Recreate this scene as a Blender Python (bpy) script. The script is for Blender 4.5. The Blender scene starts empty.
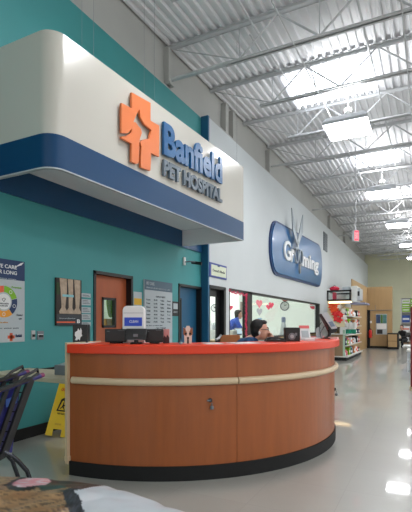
import bpy, bmesh, math, random
from mathutils import Vector, Matrix
random.seed(7)
COL = bpy.context.scene.collection
PI = math.pi

# ------------------------------------------------------------------ camera model
F, CX, HZ, VPX, H = 438.0, 206.0, 323.0, 430.0, 1.35
YAW = math.atan((VPX-CX)/F); CC = math.cos(YAW); SS = math.sin(YAW)
def ray(u): return (-SS*F+CC*(u-CX), CC*F+SS*(u-CX))
def PD(u, v, d): a = ray(u); return Vector((a[0]*d/F, a[1]*d/F, H+(HZ-v)*d/F))
def PX(u, v, X): return PD(u, v, X*F/ray(u)[0])
def PY(u, v, Y): return PD(u, v, Y*F/ray(u)[1])
def PZ(u, v, z): return PD(u, v, (H-z)*F/(v-HZ))
def PC(u, R, v=HZ, c=(-2.98, 4.93)):        # where a line of sight meets a circle round the counter's centre
    a = ray(u); dx, dy = a[0]/F, a[1]/F
    A = dx*dx+dy*dy; B = -2*(dx*c[0]+dy*c[1]); K = c[0]**2+c[1]**2-R*R
    disc = max(B*B-4*A*K, 0)
    return PD(u, v, (-B-math.sqrt(disc))/(2*A))

cam = bpy.data.cameras.new('camera'); co = bpy.data.objects.new('camera', cam); COL.objects.link(co)
co.location = (0, 0, H); co.rotation_euler = (PI/2, 0, YAW)
cam.sensor_fit = 'HORIZONTAL'; cam.sensor_width = 36; cam.lens = F/412*36
cam.shift_y = (HZ-256)/412; cam.clip_start = .05; cam.clip_end = 200
bpy.context.scene.camera = co

# ------------------------------------------------------------------ materials
def lin(c):
    return tuple((x/255/12.92 if x/255 <= .04045 else ((x/255+.055)/1.055)**2.4) for x in c)+(1,)
MATS = {}
def mat(name, rgb, rough=.5, metal=0, emit=0, ergb=None, noise=0, nscale=8, stretch=(1, 1, 1), bump=0, coat=0, spec=.5, trans=0):
    if name in MATS: return MATS[name]
    m = bpy.data.materials.new(name); m.use_nodes = True; nt = m.node_tree; b = nt.nodes['Principled BSDF']
    c = lin(rgb); b.inputs['Base Color'].default_value = c
    b.inputs['Roughness'].default_value = rough; b.inputs['Metallic'].default_value = metal
    b.inputs['Coat Weight'].default_value = coat; b.inputs['Specular IOR Level'].default_value = spec
    b.inputs['Transmission Weight'].default_value = trans
    if emit:
        b.inputs['Emission Color'].default_value = lin(ergb or rgb); b.inputs['Emission Strength'].default_value = emit
    if noise or bump:
        tc = nt.nodes.new('ShaderNodeTexCoord'); mp = nt.nodes.new('ShaderNodeMapping'); mp.inputs['Scale'].default_value = stretch
        nz = nt.nodes.new('ShaderNodeTexNoise'); nz.inputs['Scale'].default_value = nscale; nz.inputs['Detail'].default_value = 5
        nt.links.new(tc.outputs['Object'], mp.inputs['Vector']); nt.links.new(mp.outputs['Vector'], nz.inputs['Vector'])
        if noise:
            r = nt.nodes.new('ShaderNodeValToRGB'); r.color_ramp.elements[0].position = .3; r.color_ramp.elements[1].position = .7
            r.color_ramp.elements[0].color = tuple(x*(1-noise) for x in c[:3])+(1,)
            r.color_ramp.elements[1].color = tuple(min(1, x*(1+noise)) for x in c[:3])+(1,)
            nt.links.new(nz.outputs['Fac'], r.inputs['Fac']); nt.links.new(r.outputs['Color'], b.inputs['Base Color'])
        if bump:
            bp = nt.nodes.new('ShaderNodeBump'); bp.inputs['Strength'].default_value = bump; bp.inputs['Distance'].default_value = .02
            nt.links.new(nz.outputs['Fac'], bp.inputs['Height']); nt.links.new(bp.outputs['Normal'], b.inputs['Normal'])
    MATS[name] = m; return m
def glass_mat():
    m = bpy.data.materials.new('window_glass'); m.use_nodes = True; nt = m.node_tree; nt.nodes.clear()
    o = nt.nodes.new('ShaderNodeOutputMaterial'); mx = nt.nodes.new('ShaderNodeMixShader'); t = nt.nodes.new('ShaderNodeBsdfTransparent')
    g = nt.nodes.new('ShaderNodeBsdfGlossy'); g.inputs['Roughness'].default_value = .03; lw = nt.nodes.new('ShaderNodeLayerWeight'); lw.inputs['Blend'].default_value = .5
    pw = nt.nodes.new('ShaderNodeMath'); pw.operation = 'POWER'; pw.inputs[1].default_value = 6; nt.links.new(lw.outputs['Facing'], pw.inputs[0])
    fr = nt.nodes.new('ShaderNodeMath'); fr.operation = 'MULTIPLY_ADD'; fr.inputs[1].default_value = .35; fr.inputs[2].default_value = .03; nt.links.new(pw.outputs[0], fr.inputs[0])
    t.inputs['Color'].default_value = (.93, .96, .95, 1)
    nt.links.new(fr.outputs[0], mx.inputs[0]); nt.links.new(t.outputs[0], mx.inputs[1]); nt.links.new(g.outputs[0], mx.inputs[2]); nt.links.new(mx.outputs[0], o.inputs[0])
    return m
GLASS = glass_mat()

M_teal = mat('teal_paint', (58, 140, 141), .55, noise=.04, nscale=1.5)
M_white = mat('white_wall_paint', (200, 205, 206), .7, noise=.02, nscale=1.2)
M_upper = mat('upper_wall_grey', (172, 172, 168), .8, noise=.04, nscale=1.2)
M_cream = mat('cream_wall_paint', (205, 204, 176), .8, noise=.03, nscale=1)
M_blue = mat('blue_paint', (16, 66, 106), .32, noise=.03, nscale=2)
M_postblue = mat('post_blue_paint', (26, 92, 128), .5, noise=.03, nscale=2)
M_navy = mat('navy_band', (6, 60, 100), .38, spec=.3)
M_fascia = mat('fascia_offwhite', (190, 187, 178), .22, coat=.3)
M_soffit = mat('soffit_white', (232, 236, 238), .7)
M_black = mat('black_satin', (14, 14, 16), .45)
M_blackmat = mat('black_rubber', (12, 12, 13), .8)
M_orange = mat('orange_laminate', (222, 56, 14), .38, noise=.03, nscale=5)
M_logo = mat('logo_orange', (216, 118, 66), .4)
M_lblue = mat('letter_blue', (8, 80, 130), .35)
M_lgrey = mat('letter_grey', (82, 96, 108), .4)
M_wood = mat('cherry_laminate', (150, 80, 34), .38, noise=.10, nscale=3.2, stretch=(6, 6, .55), coat=.1)
M_rail = mat('almond_rail', (205, 182, 150), .4)
M_tan = mat('maple_laminate', (166, 136, 94), .5, noise=.07, nscale=2, stretch=(4, 4, .6))
M_odoor = mat('orange_brown_door', (168, 84, 44), .5, noise=.06, nscale=3, stretch=(5, 5, .6))
M_bdoor = mat('blue_door_paint', (20, 84, 118), .45, noise=.02)
M_steel = mat('painted_steel_light', (190, 192, 194), .5, metal=.1)
M_silver = mat('silver_metal', (170, 172, 172), .3, metal=.8)
M_chromed = mat('dark_chrome', (60, 62, 68), .25, metal=.8)
M_paper = mat('white_paper', (225, 225, 225), .7)
M_papg = mat('grey_paper', (176, 184, 188), .7)
M_print = mat('print_dark', (50, 56, 64), .7)
M_yellow = mat('yellow_plastic', (226, 190, 10), .45, noise=.04)
M_red = mat('red_plastic', (200, 36, 30), .45)
M_skin = mat('skin', (214, 160, 138), .5)
M_hair = mat('dark_hair', (16, 12, 12), .65, noise=.3, nscale=40)
M_scrub = mat('navy_scrubs', (18, 62, 104), .8, noise=.08, nscale=12)
M_scrub2 = mat('blue_scrubs', (40, 84, 190), .8, noise=.08, nscale=12)
M_darkcl = mat('black_clothing', (20, 20, 24), .85, noise=.1, nscale=12)
M_pink = mat('pink_paper', (226, 70, 96), .6)
M_lpink = mat('light_pink', (235, 130, 140), .6)
M_green = mat('green_print', (120, 176, 20), .6)
M_seg_o = mat('orange_print', (226, 150, 40), .6)
M_seg_r = mat('coral_print', (222, 96, 60), .6)
M_seg_n = mat('navy_print', (22, 50, 92), .6)
M_tealp = mat('teal_plastic', (10, 140, 110), .4)
M_lgray = mat('light_grey_plastic', (178, 182, 186), .4)
M_mgray = mat('mid_grey_plastic', (110, 116, 122), .45)
M_shelfw = mat('shelf_white', (205, 205, 200), .5)

# ------------------------------------------------------------------ mesh builder
class MB:
    def __init__(s): s.v = []; s.f = []
    def add(s, vs, fs):
        n = len(s.v); s.v += [Vector(p) for p in vs]; s.f += [tuple(i+n for i in f) for f in fs]; return s
    def box(s, x0, x1, y0, y1, z0, z1):
        return s.add([(x0,y0,z0),(x1,y0,z0),(x1,y1,z0),(x0,y1,z0),(x0,y0,z1),(x1,y0,z1),(x1,y1,z1),(x0,y1,z1)],
                     [(0,3,2,1),(4,5,6,7),(0,1,5,4),(1,2,6,5),(2,3,7,6),(3,0,4,7)])
    def prism(s, poly, o, ax, ay, dv):
        o, ax, ay, dv = Vector(o), Vector(ax), Vector(ay), Vector(dv); n = len(poly)
        b = [o+ax*p[0]+ay*p[1] for p in poly]
        return s.add(b+[p+dv for p in b], [tuple(range(n))[::-1], tuple(range(n, 2*n))]+[(i, (i+1) % n, n+(i+1) % n, n+i) for i in range(n)])
    def bar(s, p0, p1, w, h, up=(0, 0, 1)):
        p0, p1 = Vector(p0), Vector(p1); d = (p1-p0).normalized(); up = Vector(up)
        if abs(d.dot(up)) > .98: up = Vector((1, 0, 0))
        a = d.cross(up).normalized(); b = a.cross(d).normalized()
        return s.prism([(-w/2,-h/2),(w/2,-h/2),(w/2,h/2),(-w/2,h/2)], p0, a, b, p1-p0)
    def tube(s, pts, r, n=10, closed=False):
        pts = [Vector(p) for p in pts]; m = len(pts); rs = r if isinstance(r, (list, tuple)) else [r]*m
        vs = []; prev = None
        for i, p in enumerate(pts):
            if closed: d = (pts[(i+1) % m]-pts[i-1]).normalized()
            else: d = (pts[min(i+1, m-1)]-pts[max(i-1, 0)]).normalized()
            if prev is None:
                a = d.cross(Vector((0, 0, 1)))
                if a.length < .1: a = d.cross(Vector((1, 0, 0)))
            else: a = prev-d*prev.dot(d)
            a.normalize(); prev = a; b = d.cross(a)
            for k in range(n): t = 2*PI*k/n; vs.append(p+a*math.cos(t)*rs[i]+b*math.sin(t)*rs[i])
        fs = []
        for i in range(m if closed else m-1):
            j = (i+1) % m
            for k in range(n): fs.append((i*n+k, i*n+(k+1) % n, j*n+(k+1) % n, j*n+k))
        if not closed: fs += [tuple(range(n))[::-1], tuple(range((m-1)*n, m*n))]
        return s.add(vs, fs)
    def lathe(s, prof, o, n=24, ax=None):
        o = Vector(o); vs = []
        A = Vector(ax).normalized() if ax else Vector((0, 0, 1)); a = A.orthogonal().normalized(); b = A.cross(a)
        for r, z in prof:
            for k in range(n): t = 2*PI*k/n; vs.append(o+A*z+(a*math.cos(t)+b*math.sin(t))*max(r, .0005))
        m = len(prof); fs = [(i*n+k, i*n+(k+1) % n, (i+1)*n+(k+1) % n, (i+1)*n+k) for i in range(m-1) for k in range(n)]
        fs += [tuple(range(n))[::-1], tuple(range((m-1)*n, m*n))]
        return s.add(vs, fs)
    def ell(s, c, r, rot=None, n=16, m=10):
        c = Vector(c); vs = []; R = rot or Matrix.Identity(3)
        for i in range(1, m):
            th = PI*i/m
            for k in range(n): t = 2*PI*k/n; vs.append(c+R@Vector((r[0]*math.sin(th)*math.cos(t), r[1]*math.sin(th)*math.sin(t), r[2]*math.cos(th))))
        vs += [c+R@Vector((0, 0, r[2])), c+R@Vector((0, 0, -r[2]))]; T = len(vs)-2
        fs = [(i*n+k, (i+1)*n+k, (i+1)*n+(k+1) % n, i*n+(k+1) % n) for i in range(m-2) for k in range(n)]
        fs += [(T, k, (k+1) % n) for k in range(n)]+[(T+1, (m-2)*n+(k+1) % n, (m-2)*n+k) for k in range(n)]
        return s.add(vs, fs)
    def cap(s, p0, p1, r0, r1, n=14):            # tapered capsule
        p0, p1 = Vector(p0), Vector(p1); d = (p1-p0); L = d.length; d.normalize()
        pr = [(r0*math.sin(a), -r0*math.cos(a)) for a in [PI/2*i/4 for i in range(5)]]+[(r1*math.cos(a), L+r1*math.sin(a)) for a in [PI/2*i/4 for i in range(5)]]
        return s.lathe(pr, p0, n, d)
    def ring(s, c, r0, r1, z0, z1, a0, a1, n=64):   # arc wall between two radii
        vs = []
        for i in range(n+1):
            a = a0+(a1-a0)*i/n; ca, sa = math.cos(a), math.sin(a)
            for r, z in ((r0, z0), (r1, z0), (r1, z1), (r0, z1)): vs.append((c[0]+r*ca, c[1]+r*sa, z))
        fs = [(4*i+k, 4*i+(k+1) % 4, 4*i+4+(k+1) % 4, 4*i+4+k) for i in range(n) for k in range(4)]+[(3, 2, 1, 0), (4*n, 4*n+1, 4*n+2, 4*n+3)]
        return s.add(vs, fs)
    def text(s, body, o, ax, ay, dv, w, h, bold=0.0, keep=False):
        vs, fs = textdata(body, bold); o, ax, ay, dv = Vector(o), Vector(ax), Vector(ay), Vector(dv)
        return s.add([o+ax*(p[0]*w)+ay*(p[1]*h)+dv*p[2] for p in vs], fs)
    def build(s, name, m, parent=None, smooth=False, bevel=0, local=False, recalc=True):
        me = bpy.data.meshes.new(name)
        off = Vector((0, 0, 0))
        if parent is not None and not local:
            p = parent
            while p is not None: off += p.location; p = p.parent
        me.from_pydata([v-off for v in s.v], [], s.f)
        if recalc:
            bm = bmesh.new(); bm.from_mesh(me); bmesh.ops.recalc_face_normals(bm, faces=bm.faces); bm.to_mesh(me); bm.free()
        if isinstance(m, (list, tuple)):
            for q in m: me.materials.append(q)
        else: me.materials.append(m)
        if smooth:
            for p in me.polygons: p.use_smooth = True
            try: me.set_sharp_from_angle(angle=math.radians(40))
            except Exception: pass
        o = bpy.data.objects.new(name, me); COL.objects.link(o)
        if parent is not None: o.parent = parent
        if bevel:
            bv = o.modifiers.new('bevel', 'BEVEL'); bv.width = bevel; bv.segments = 2; bv.limit_method = 'ANGLE'
        return o
_TX = {}
def textdata(body, bold=0.0):
    k = (body, bold)
    if k in _TX: return _TX[k]
    cu = bpy.data.curves.new('t', 'FONT'); cu.body = body; cu.extrude = .5; cu.offset = bold; cu.resolution_u = 4
    ob = bpy.data.objects.new('t', cu); COL.objects.link(ob); bpy.context.view_layer.update()
    me = bpy.data.meshes.new_from_object(ob.evaluated_get(bpy.context.evaluated_depsgraph_get()))
    vs = [v.co.copy() for v in me.vertices]; fs = [tuple(p.vertices) for p in me.polygons]
    bpy.data.objects.remove(ob); bpy.data.curves.remove(cu); bpy.data.meshes.remove(me)
    x0 = min(v.x for v in vs); x1 = max(v.x for v in vs); y0 = min(v.y for v in vs); y1 = max(v.y for v in vs)
    vs = [((v.x-x0)/(x1-x0), (v.y-y0)/(y1-y0), v.z+.5) for v in vs]
    _TX[k] = (vs, fs); return _TX[k]
def organic(name, mb, voxel, m, parent=None, it=4, smooth_f=.5):
    me = bpy.data.meshes.new('tmp'); me.from_pydata(mb.v, [], mb.f)
    bm = bmesh.new(); bm.from_mesh(me); bmesh.ops.recalc_face_normals(bm, faces=bm.faces); bm.to_mesh(me); bm.free()
    ob = bpy.data.objects.new('tmp', me); COL.objects.link(ob)
    r = ob.modifiers.new('r', 'REMESH'); r.mode = 'VOXEL'; r.voxel_size = voxel
    sm = ob.modifiers.new('s', 'SMOOTH'); sm.iterations = it; sm.factor = smooth_f
    bpy.context.view_layer.update()
    out = bpy.data.meshes.new_from_object(ob.evaluated_get(bpy.context.evaluated_depsgraph_get())); bpy.data.objects.remove(ob)
    off = Vector((0, 0, 0)); p = parent
    while p is not None: off += p.location; p = p.parent
    out.transform(Matrix.Translation(-off)); out.name = name
    out.materials.clear(); out.materials.append(m)
    for q in out.polygons: q.use_smooth = True
    o = bpy.data.objects.new(name, out); COL.objects.link(o)
    if parent is not None: o.parent = parent
    return o
def thing(name, label, cat, loc=(0, 0, 0), group=None, rz=0):
    o = bpy.data.objects.new(name, None); o.empty_display_size = .1; COL.objects.link(o); o.location = loc; o.rotation_euler = (0, 0, rz)
    o['label'] = label; o['category'] = cat
    if group: o['group'] = group
    return o
def tag(o, label, cat, group=None, kind=None):
    o['label'] = label; o['category'] = cat
    if group: o['group'] = group
    if kind: o['kind'] = kind
    return o
def struct(o, label=None):
    o['kind'] = 'structure'
    if label: o['label'] = label
    return o
def copytree(o, parent=None):
    c = o.copy(); COL.objects.link(c)
    if parent is not None: c.parent = parent
    for ch in list(o.children): copytree(ch, c)
    return c
def sgroup(name, loc=(0, 0, 0)):
    o = bpy.data.objects.new(name, None); o.empty_display_size = .1; COL.objects.link(o); o.location = loc; o['kind'] = 'structure'; return o

W1, W2, WU = -4.20, -4.05, -4.26
YP = PX(201, 0, W1).y           # where the teal wall stops at the blue post
ZW = 5.58                       # height of the lower wall
YB = 33.9                       # rear wall
XR = 10.0

# ------------------------------------------------------------------ floor
def floor_mat():
    m = bpy.data.materials.new('polished_floor'); m.use_nodes = True; nt = m.node_tree; b = nt.nodes['Principled BSDF']
    tc = nt.nodes.new('ShaderNodeTexCoord')
    br = nt.nodes.new('ShaderNodeTexBrick'); br.offset = 0; br.inputs['Scale'].default_value = 1
    br.inputs['Brick Width'].default_value = .61; br.inputs['Row Height'].default_value = .61; br.inputs['Mortar Size'].default_value = .003
    br.inputs['Color1'].default_value = lin((172, 171, 164)); br.inputs['Color2'].default_value = lin((176, 175, 168)); br.inputs['Mortar'].default_value = lin((166, 165, 158))
    nz = nt.nodes.new('ShaderNodeTexNoise'); nz.inputs['Scale'].default_value = 1.3; nz.inputs['Detail'].default_value = 6
    mx = nt.nodes.new('ShaderNodeMix'); mx.data_type = 'RGBA'; mx.blend_type = 'MULTIPLY'; mx.inputs[0].default_value = .25
    nt.links.new(tc.outputs['Object'], br.inputs['Vector']); nt.links.new(tc.outputs['Object'], nz.inputs['Vector'])
    nt.links.new(br.outputs['Color'], mx.inputs[6]); nt.links.new(nz.outputs['Fac'], mx.inputs[7]); nt.links.new(mx.outputs[2], b.inputs['Base Color'])
    rr = nt.nodes.new('ShaderNodeMapRange'); rr.inputs[3].default_value = .28; rr.inputs[4].default_value = .42
    nt.links.new(nz.outputs['Fac'], rr.inputs[0]); nt.links.new(rr.outputs[0], b.inputs['Roughness'])
    b.inputs['Specular IOR Level'].default_value = .4; b.inputs['Coat Weight'].default_value = .75; b.inputs['Coat Roughness'].default_value = .045; b.inputs['Coat IOR'].default_value = 1.5
    return m
struct(MB().box(-9.5, XR, -3, YB+.3, -.1, 0).build('floor', floor_mat()))

# ------------------------------------------------------------------ ceiling (corrugated deck)
def zc(y): return 6.36+.03*(min(y, 14.5)-6.8) - .014*max(0, y-14.5)
def deck():
    mb = MB(); ys = [-3, 2, 6, 10, 14.5, 20, 27, YB+.2]; prof = []; x = WU-.25
    while x < 5.5:
        prof += [(x, 0), (x+.045, 0), (x+.06, .05), (x+.135, .05)]; x += .15
    prof.append((XR, 0))
    n = len(prof)
    for y in ys:
        for p in prof: mb.v.append(Vector((p[0], y, zc(y)+p[1])))
    for j in range(len(ys)-1):
        for i in range(n-1): mb.f.append((j*n+i, (j+1)*n+i, (j+1)*n+i+1, j*n+i+1))
    return mb
M_deck = mat('white_painted_deck', (222, 223, 226), .55)
struct(deck().build('ceiling', M_deck, recalc=False))

# ------------------------------------------------------------------ left walls
DO = dict(y0=PX(93.3, 0, W1).y, y1=PX(132.4, 0, W1).y, z=2.09)     # orange door
DB = dict(y0=PX(178.3, 0, W1).y, y1=YP, z=2.09)                     # blue door
w = MB()
for y0, y1, z0, z1 in ((-3, DO['y0'], 0, ZW), (DO['y0'], DO['y1'], DO['z'], ZW), (DO['y1'], DB['y0'], 0, ZW), (DB['y0'], DB['y1'], DB['z'], ZW)):
    w.box(W1-.2, W1, y0, y1, z0, z1)
struct(w.build('wall_left', M_teal), 'teal painted wall behind the counter')
# blue post at the end of the teal wall
struct(MB().box(W1-.2, W2+.012, YP, YP+.06, 0, ZW+.02).build('trim_1', M_postblue), 'blue corner post')
struct(MB().box(W1, W1+.03, 2.5, YP, 2.79, 3.10).build('trim_2', M_blue), 'blue band along the wall under the canopy')
# white wall with openings
def yw(u): return PX(u, 0, W2).y
WD = (YP+.06, yw(225.6)); WA = (yw(229.2), yw(247.5)); WBn = (yw(251), yw(319.5)); ZH = 2.14; ZS = .93
w = MB()
for y0, y1, z0, z1 in ((WD[0], YB, ZH, ZW), (WD[1], WA[0], 0, ZH), (WA[0], WBn[1], 0, ZS), (WBn[1], YB, 0, ZH)):
    w.box(W2-.2, W2, y0, y1, z0, z1)
struct(w.build('wall_left_rear', M_white), 'pale wall of the grooming salon')
# upper wall
struct(MB().box(WU-.25, WU, -3, YB, ZW-.02, 6.75).build('wall_left_upper', M_upper))
w = MB().box(W1-.3, W1+.0, -3, YP, ZW, ZW+.03).box(W2-.3, W2, YP+.06, YB, ZW, ZW+.03)
struct(w.build('trim_3', M_upper))
struct(MB().box(WU-.2, 1.5, YB, YB+.2, 0, 6.75).box(1.5, XR, YB, YB+.2, 0, 6.75).build('wall_back', M_cream))
w = MB().box(W1, W1+.012, -3, DO['y0'], 0, .13).box(W1, W1+.012, DO['y1'], DB['y0'], 0, .13)
struct(w.build('baseboard_left', M_blackmat))
struct(MB().box(W2, W2+.012, WBn[1], 20, 0, .13).box(W2, W2+.012, WD[1], WBn[1], 0, .13).build('baseboard_left_rear', M_blackmat))
struct(MB().box(W1, W1+.02, -3, 4.35, .775, .80).build('trim_4', M_blackmat))
# pilasters under joist ends on the upper wall
def joist_y(k): return 5.02+1.80*k
for i, (u, wd) in enumerate(((226, .16), (233, .12), (269.5, .16), (330, .16), (345, .16))):
    y = PX(u, 0, WU+.1).y
    struct(MB().box(WU, WU+.13, y-wd/2, y+wd/2, ZW+.03, 6.36).build('trim_%d' % (5+i), M_upper))

# doors
def door(name, y0, y1, z1, leafm, X, win=None, panem=None):
    r = sgroup(name, (X, y0, 0))
    fw = .045
    MB().box(X-.14, X+.015, y0, y0+fw, 0, z1).box(X-.14, X+.015, y1-fw, y1, 0, z1).box(X-.14, X+.015, y0, y1, z1-fw, z1).build('door_frame', M_black, r)
    xf = X-.09
    a, b, c, d = win
    L = MB()
    for q in ((y0+fw, a, 0, z1-fw), (b, y1-fw, 0, z1-fw), (a, b, 0, c), (a, b, d, z1-fw)): L.box(xf-.04, xf, *q)
    leaf = L.build('door_leaf', leafm, r)
    t = .035
    MB().box(xf-.045, xf+.012, a, a+t, c, d).box(xf-.045, xf+.012, b-t, b, c, d).box(xf-.045, xf+.012, a, b, c, c+t).box(xf-.045, xf+.012, a, b, d-t, d).build('window_frame', M_black, r)
    MB().box(xf-.03, xf-.022, a+t, b-t, c+t, d-t).build('window_pane', panem, r)
    return r, xf
XL = W1-.09
a = PX(101.8, 296.8, XL); b = PX(115.8, 327.4, XL)
d1, xf = door('door_1', DO['y0'], DO['y1'], DO['z'], M_odoor, W1, (a.y, b.y, 1.28, 1.73), GLASS)
hy = PX(122.8, 325, XL).y
MB().box(XL, XL+.012, hy-.03, hy+.03, 1.0, 1.28).tube([(XL+.01, hy, 1.05), (XL+.055, hy, 1.06), (XL+.055, hy, 1.22), (XL+.01, hy, 1.23)], .009).build('door_handle', M_chromed, d1)
# corridor behind the orange door's window, its walls glowing in place of a lamp
M_corrglow = mat('glowing_room_wall', (215, 225, 205), .8, emit=.35, noise=.15, nscale=3)
struct(MB().box(W1-1.6, W1-1.55, 4, YP+.1, 0, 2.8).box(W1-1.6, W1-.21, 3.98, 4, 0, 2.8).box(W1-1.6, W1-.21, YP, YP+.03, 0, 2.8).box(W1-1.6, W1-.21, 4, YP, 2.8, 2.84).build('wall_corridor', M_corrglow))
g = MB(); py = PX(108, 0, XL-.4).y
g.prism([(.10*math.cos(t)*(1+.15*math.sin(3*t)), .20*math.sin(t)) for t in [2*PI*i/20 for i in range(20)]], (XL-.45, py+.12, 1.64), (0, 1, 0), (0, 0, 1), (.01, 0, 0))
tag(g.build('leaf_poster', M_green), 'green leafy picture seen through the orange door window', 'poster')
g = MB().box(XL-.5, XL-.42, py-.02, py+.25, .95, 1.42)
tag(g.build('cardboard_box', mat('peach_card', (232, 180, 120), .7), bevel=.01), 'peach coloured box seen through the orange door window', 'box')
xd = W1-.09
a = PX(180.0, 299, xd); b = PX(183.8, 335.5, xd)
d2, xf = door('door_2', DB['y0'], DB['y1'], DB['z'], M_bdoor, W1, (DB['y0']+.08, DB['y0']+.26, 1.03, 1.83), mat('yellow_green_glow_pane', (190, 186, 70), .3, emit=.15))  # pane glows faintly, standing in for light behind the door

# glazed salon door
r = sgroup('door_3', (W2, WD[0], 0)); y0, y1 = WD
fr = MB().box(W2-.15, W2+.01, y0, y0+.04, 0, ZH).box(W2-.15, W2+.01, y1-.10, y1, 0, ZH).box(W2-.15, W2+.01, y0, y1, ZH-.07, ZH).build('door_frame', M_black, r)
xg = W2-.10
MB().box(xg-.04, xg, y0+.04, y0+.11, 0, ZH-.07).box(xg-.04, xg, y1-.24, y1-.10, 0, ZH-.07).box(xg-.04, xg, y0+.1, y1-.2, 1.92, ZH-.07).box(xg-.04, xg, y0+.1, y1-.2, 0, .25).build('door_leaf', M_black, r)
MB().box(xg-.025, xg-.018, y0+.11, y1-.24, .25, 1.92).build('glass_pane', GLASS, r)
# salon windows
def window(name, y0, y1, z0, z1, fwl, fwr, mull=()):
    r = sgroup(name, (W2, y0, z0)); x0, x1 = W2-.13, W2+.012
    MB().box(x0, x1, y0, y0+fwl, z0, z1).box(x0, x1, y1-fwr, y1, z0, z1).box(x0, x1, y0, y1, z1-.05, z1).box(x0, x1, y0, y1, z0, z0+.045).build('window_frame', M_black, r)
    MB().box(W2-.08, W2-.07, y0+fwl, y1-fwr, z0+.045, z1-.05).build('window_pane', GLASS, r)
    MB().box(W2-.14, W2+.05, y0, y1, z0-.03, z0).build('window_sill', M_tan, r)
window('window_1', WA[0], WBn[0]-.02, ZS, ZH, .02, WBn[0]-WA[1])
window('window_2', WBn[0], WBn[1], ZS, ZH, .05, .16)

# salon interior: room behind the windows, its walls made to glow so it looks bright
M_salon = mat('salon_wall_glow', (226, 230, 224), .7, emit=.38)
XS = -7.2
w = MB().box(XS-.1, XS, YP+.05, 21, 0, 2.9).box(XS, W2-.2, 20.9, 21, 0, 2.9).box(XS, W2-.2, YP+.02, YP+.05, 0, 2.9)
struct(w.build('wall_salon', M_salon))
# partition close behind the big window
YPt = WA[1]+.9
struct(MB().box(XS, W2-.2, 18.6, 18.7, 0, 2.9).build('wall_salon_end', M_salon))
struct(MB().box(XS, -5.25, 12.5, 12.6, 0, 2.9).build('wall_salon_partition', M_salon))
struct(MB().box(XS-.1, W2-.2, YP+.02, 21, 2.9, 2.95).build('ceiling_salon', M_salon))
def area(name, loc, sx, sy, power, rot=(0, 0, 0), col=(1, 1, 1)):
    L = bpy.data.lights.new(name, 'AREA'); L.shape = 'RECTANGLE'; L.size = sx; L.size_y = sy; L.energy = power; L.color = col
    o = bpy.data.objects.new(name, L); COL.objects.link(o); o.location = loc; o.rotation_euler = rot; return o
M_tube = mat('salon_fill_glow', (250, 250, 250), .5, emit=14)
for k, (x, y) in enumerate(((-5.6, 9.3), (-5.6, 11.8), (-5.6, 14.6))):  # unseen panels added to brighten the salon
    t = thing('fill_panel', ['nearest', 'middle', 'farthest'][k]+' added unseen panel light brightening the grooming salon', 'light', (x, y, 2.86), 'added panel lights in the grooming salon')
    MB().box(x-.32, x+.32, y-.62, y+.62, 2.86, 2.9).build('frame', M_shelfw, t); MB().box(x-.28, x+.28, y-.58, y+.58, 2.852, 2.862).build('diffuser', M_tube, t)
for k, y in enumerate((11.8, 14.4, 17)):  # unseen strips added behind the big window to brighten the salon
    x = W2-.45
    t = thing('fill_strip', ['nearest', 'middle', 'farthest'][k]+' added unseen strip light above the big salon window', 'light', (x, y, 2.86), 'added strip lights behind the salon window')
    MB().box(x-.08, x+.08, y-.62, y+.62, 2.86, 2.9).build('frame', M_shelfw, t); MB().box(x-.06, x+.06, y-.6, y+.6, 2.852, 2.862).build('diffuser', M_tube, t)

# ------------------------------------------------------------------ roof joists
def joist(y, zt):
    t = thing('steel_joist', '', 'joist', (W1, y, zt)); x0, x1 = WU+.01, XR; zb = zt-.62
    def P(mb, name): return mb.build(name, M_steel, t)
    P(MB().box(x0, x1, y-.065, y-.01, zt-.008, zt).box(x0, x1, y+.01, y+.065, zt-.008, zt).box(x0, x1, y-.018, y-.01, zt-.06, zt).box(x0, x1, y+.01, y+.018, zt-.06, zt), 'top_chord')
    P(MB().box(-3.1, x1, y-.06, y-.01, zb, zb+.008).box(-3.1, x1, y+.01, y+.06, zb, zb+.008).box(-3.1, x1, y-.018, y-.01, zb, zb+.05).box(-3.1, x1, y+.01, y+.018, zb, zb+.05), 'bottom_chord')
    P(MB().tube([(x0+.08, y, zt-.04), (-2.84, y, zb+.03)], .011, 8), 'web_bar')
    xb = -2.84
    k = 0
    while xb < 2.5:
        P(MB().tube([(xb, y, zb+.03), (xb+.665, y, zt-.03)], .017, 8), 'web_bar')
        P(MB().tube([(xb+.665, y, zt-.03), (xb+1.33, y, zb+.03)], .017, 8), 'web_bar')
        P(MB().tube([(xb, y, zb+.03), (xb, y, zt-.03)], .009, 6), 'web_bar')
        xb += 1.33; k += 1
    return t
ordn = ['nearest', 'second', 'third', 'fourth', 'fifth', 'sixth', 'seventh', 'eighth', 'ninth', 'tenth', 'eleventh', 'twelfth', 'thirteenth', 'fourteenth', 'fifteenth', 'sixteenth']
JY = [5.0, 6.78, 8.5, 10.4, 12.25, 14.1, 15.95, 17.8, 19.65, 21.5, 23.35, 25.2, 27.05, 28.9, 30.75, 32.6]
proto = joist(JY[0], zc(JY[0])-.012); 
for i, y in enumerate(JY):
    t = proto if i == 0 else copytree(proto)
    t.location = (W1, y, zc(y)-.012)
    if i % 3 == 1: MB().box(WU+.01-W1, -3.0-W1, -.04, .04, -.615, -.58).build('chord_extension', M_steel, t, local=True)
    t['label'] = (ordn[i]+' open web steel roof joist counted from the camera, painted light grey'); t['group'] = 'open web roof joists'
# end plate by the first joist
y = JY[1]
struct(MB().box(WU, WU+.10, y-.11, y-.02, 5.62, 6.3).box(WU, WU+.14, y-.13, y+.02, 5.62, 5.66).build('trim_20', M_upper))
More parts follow.
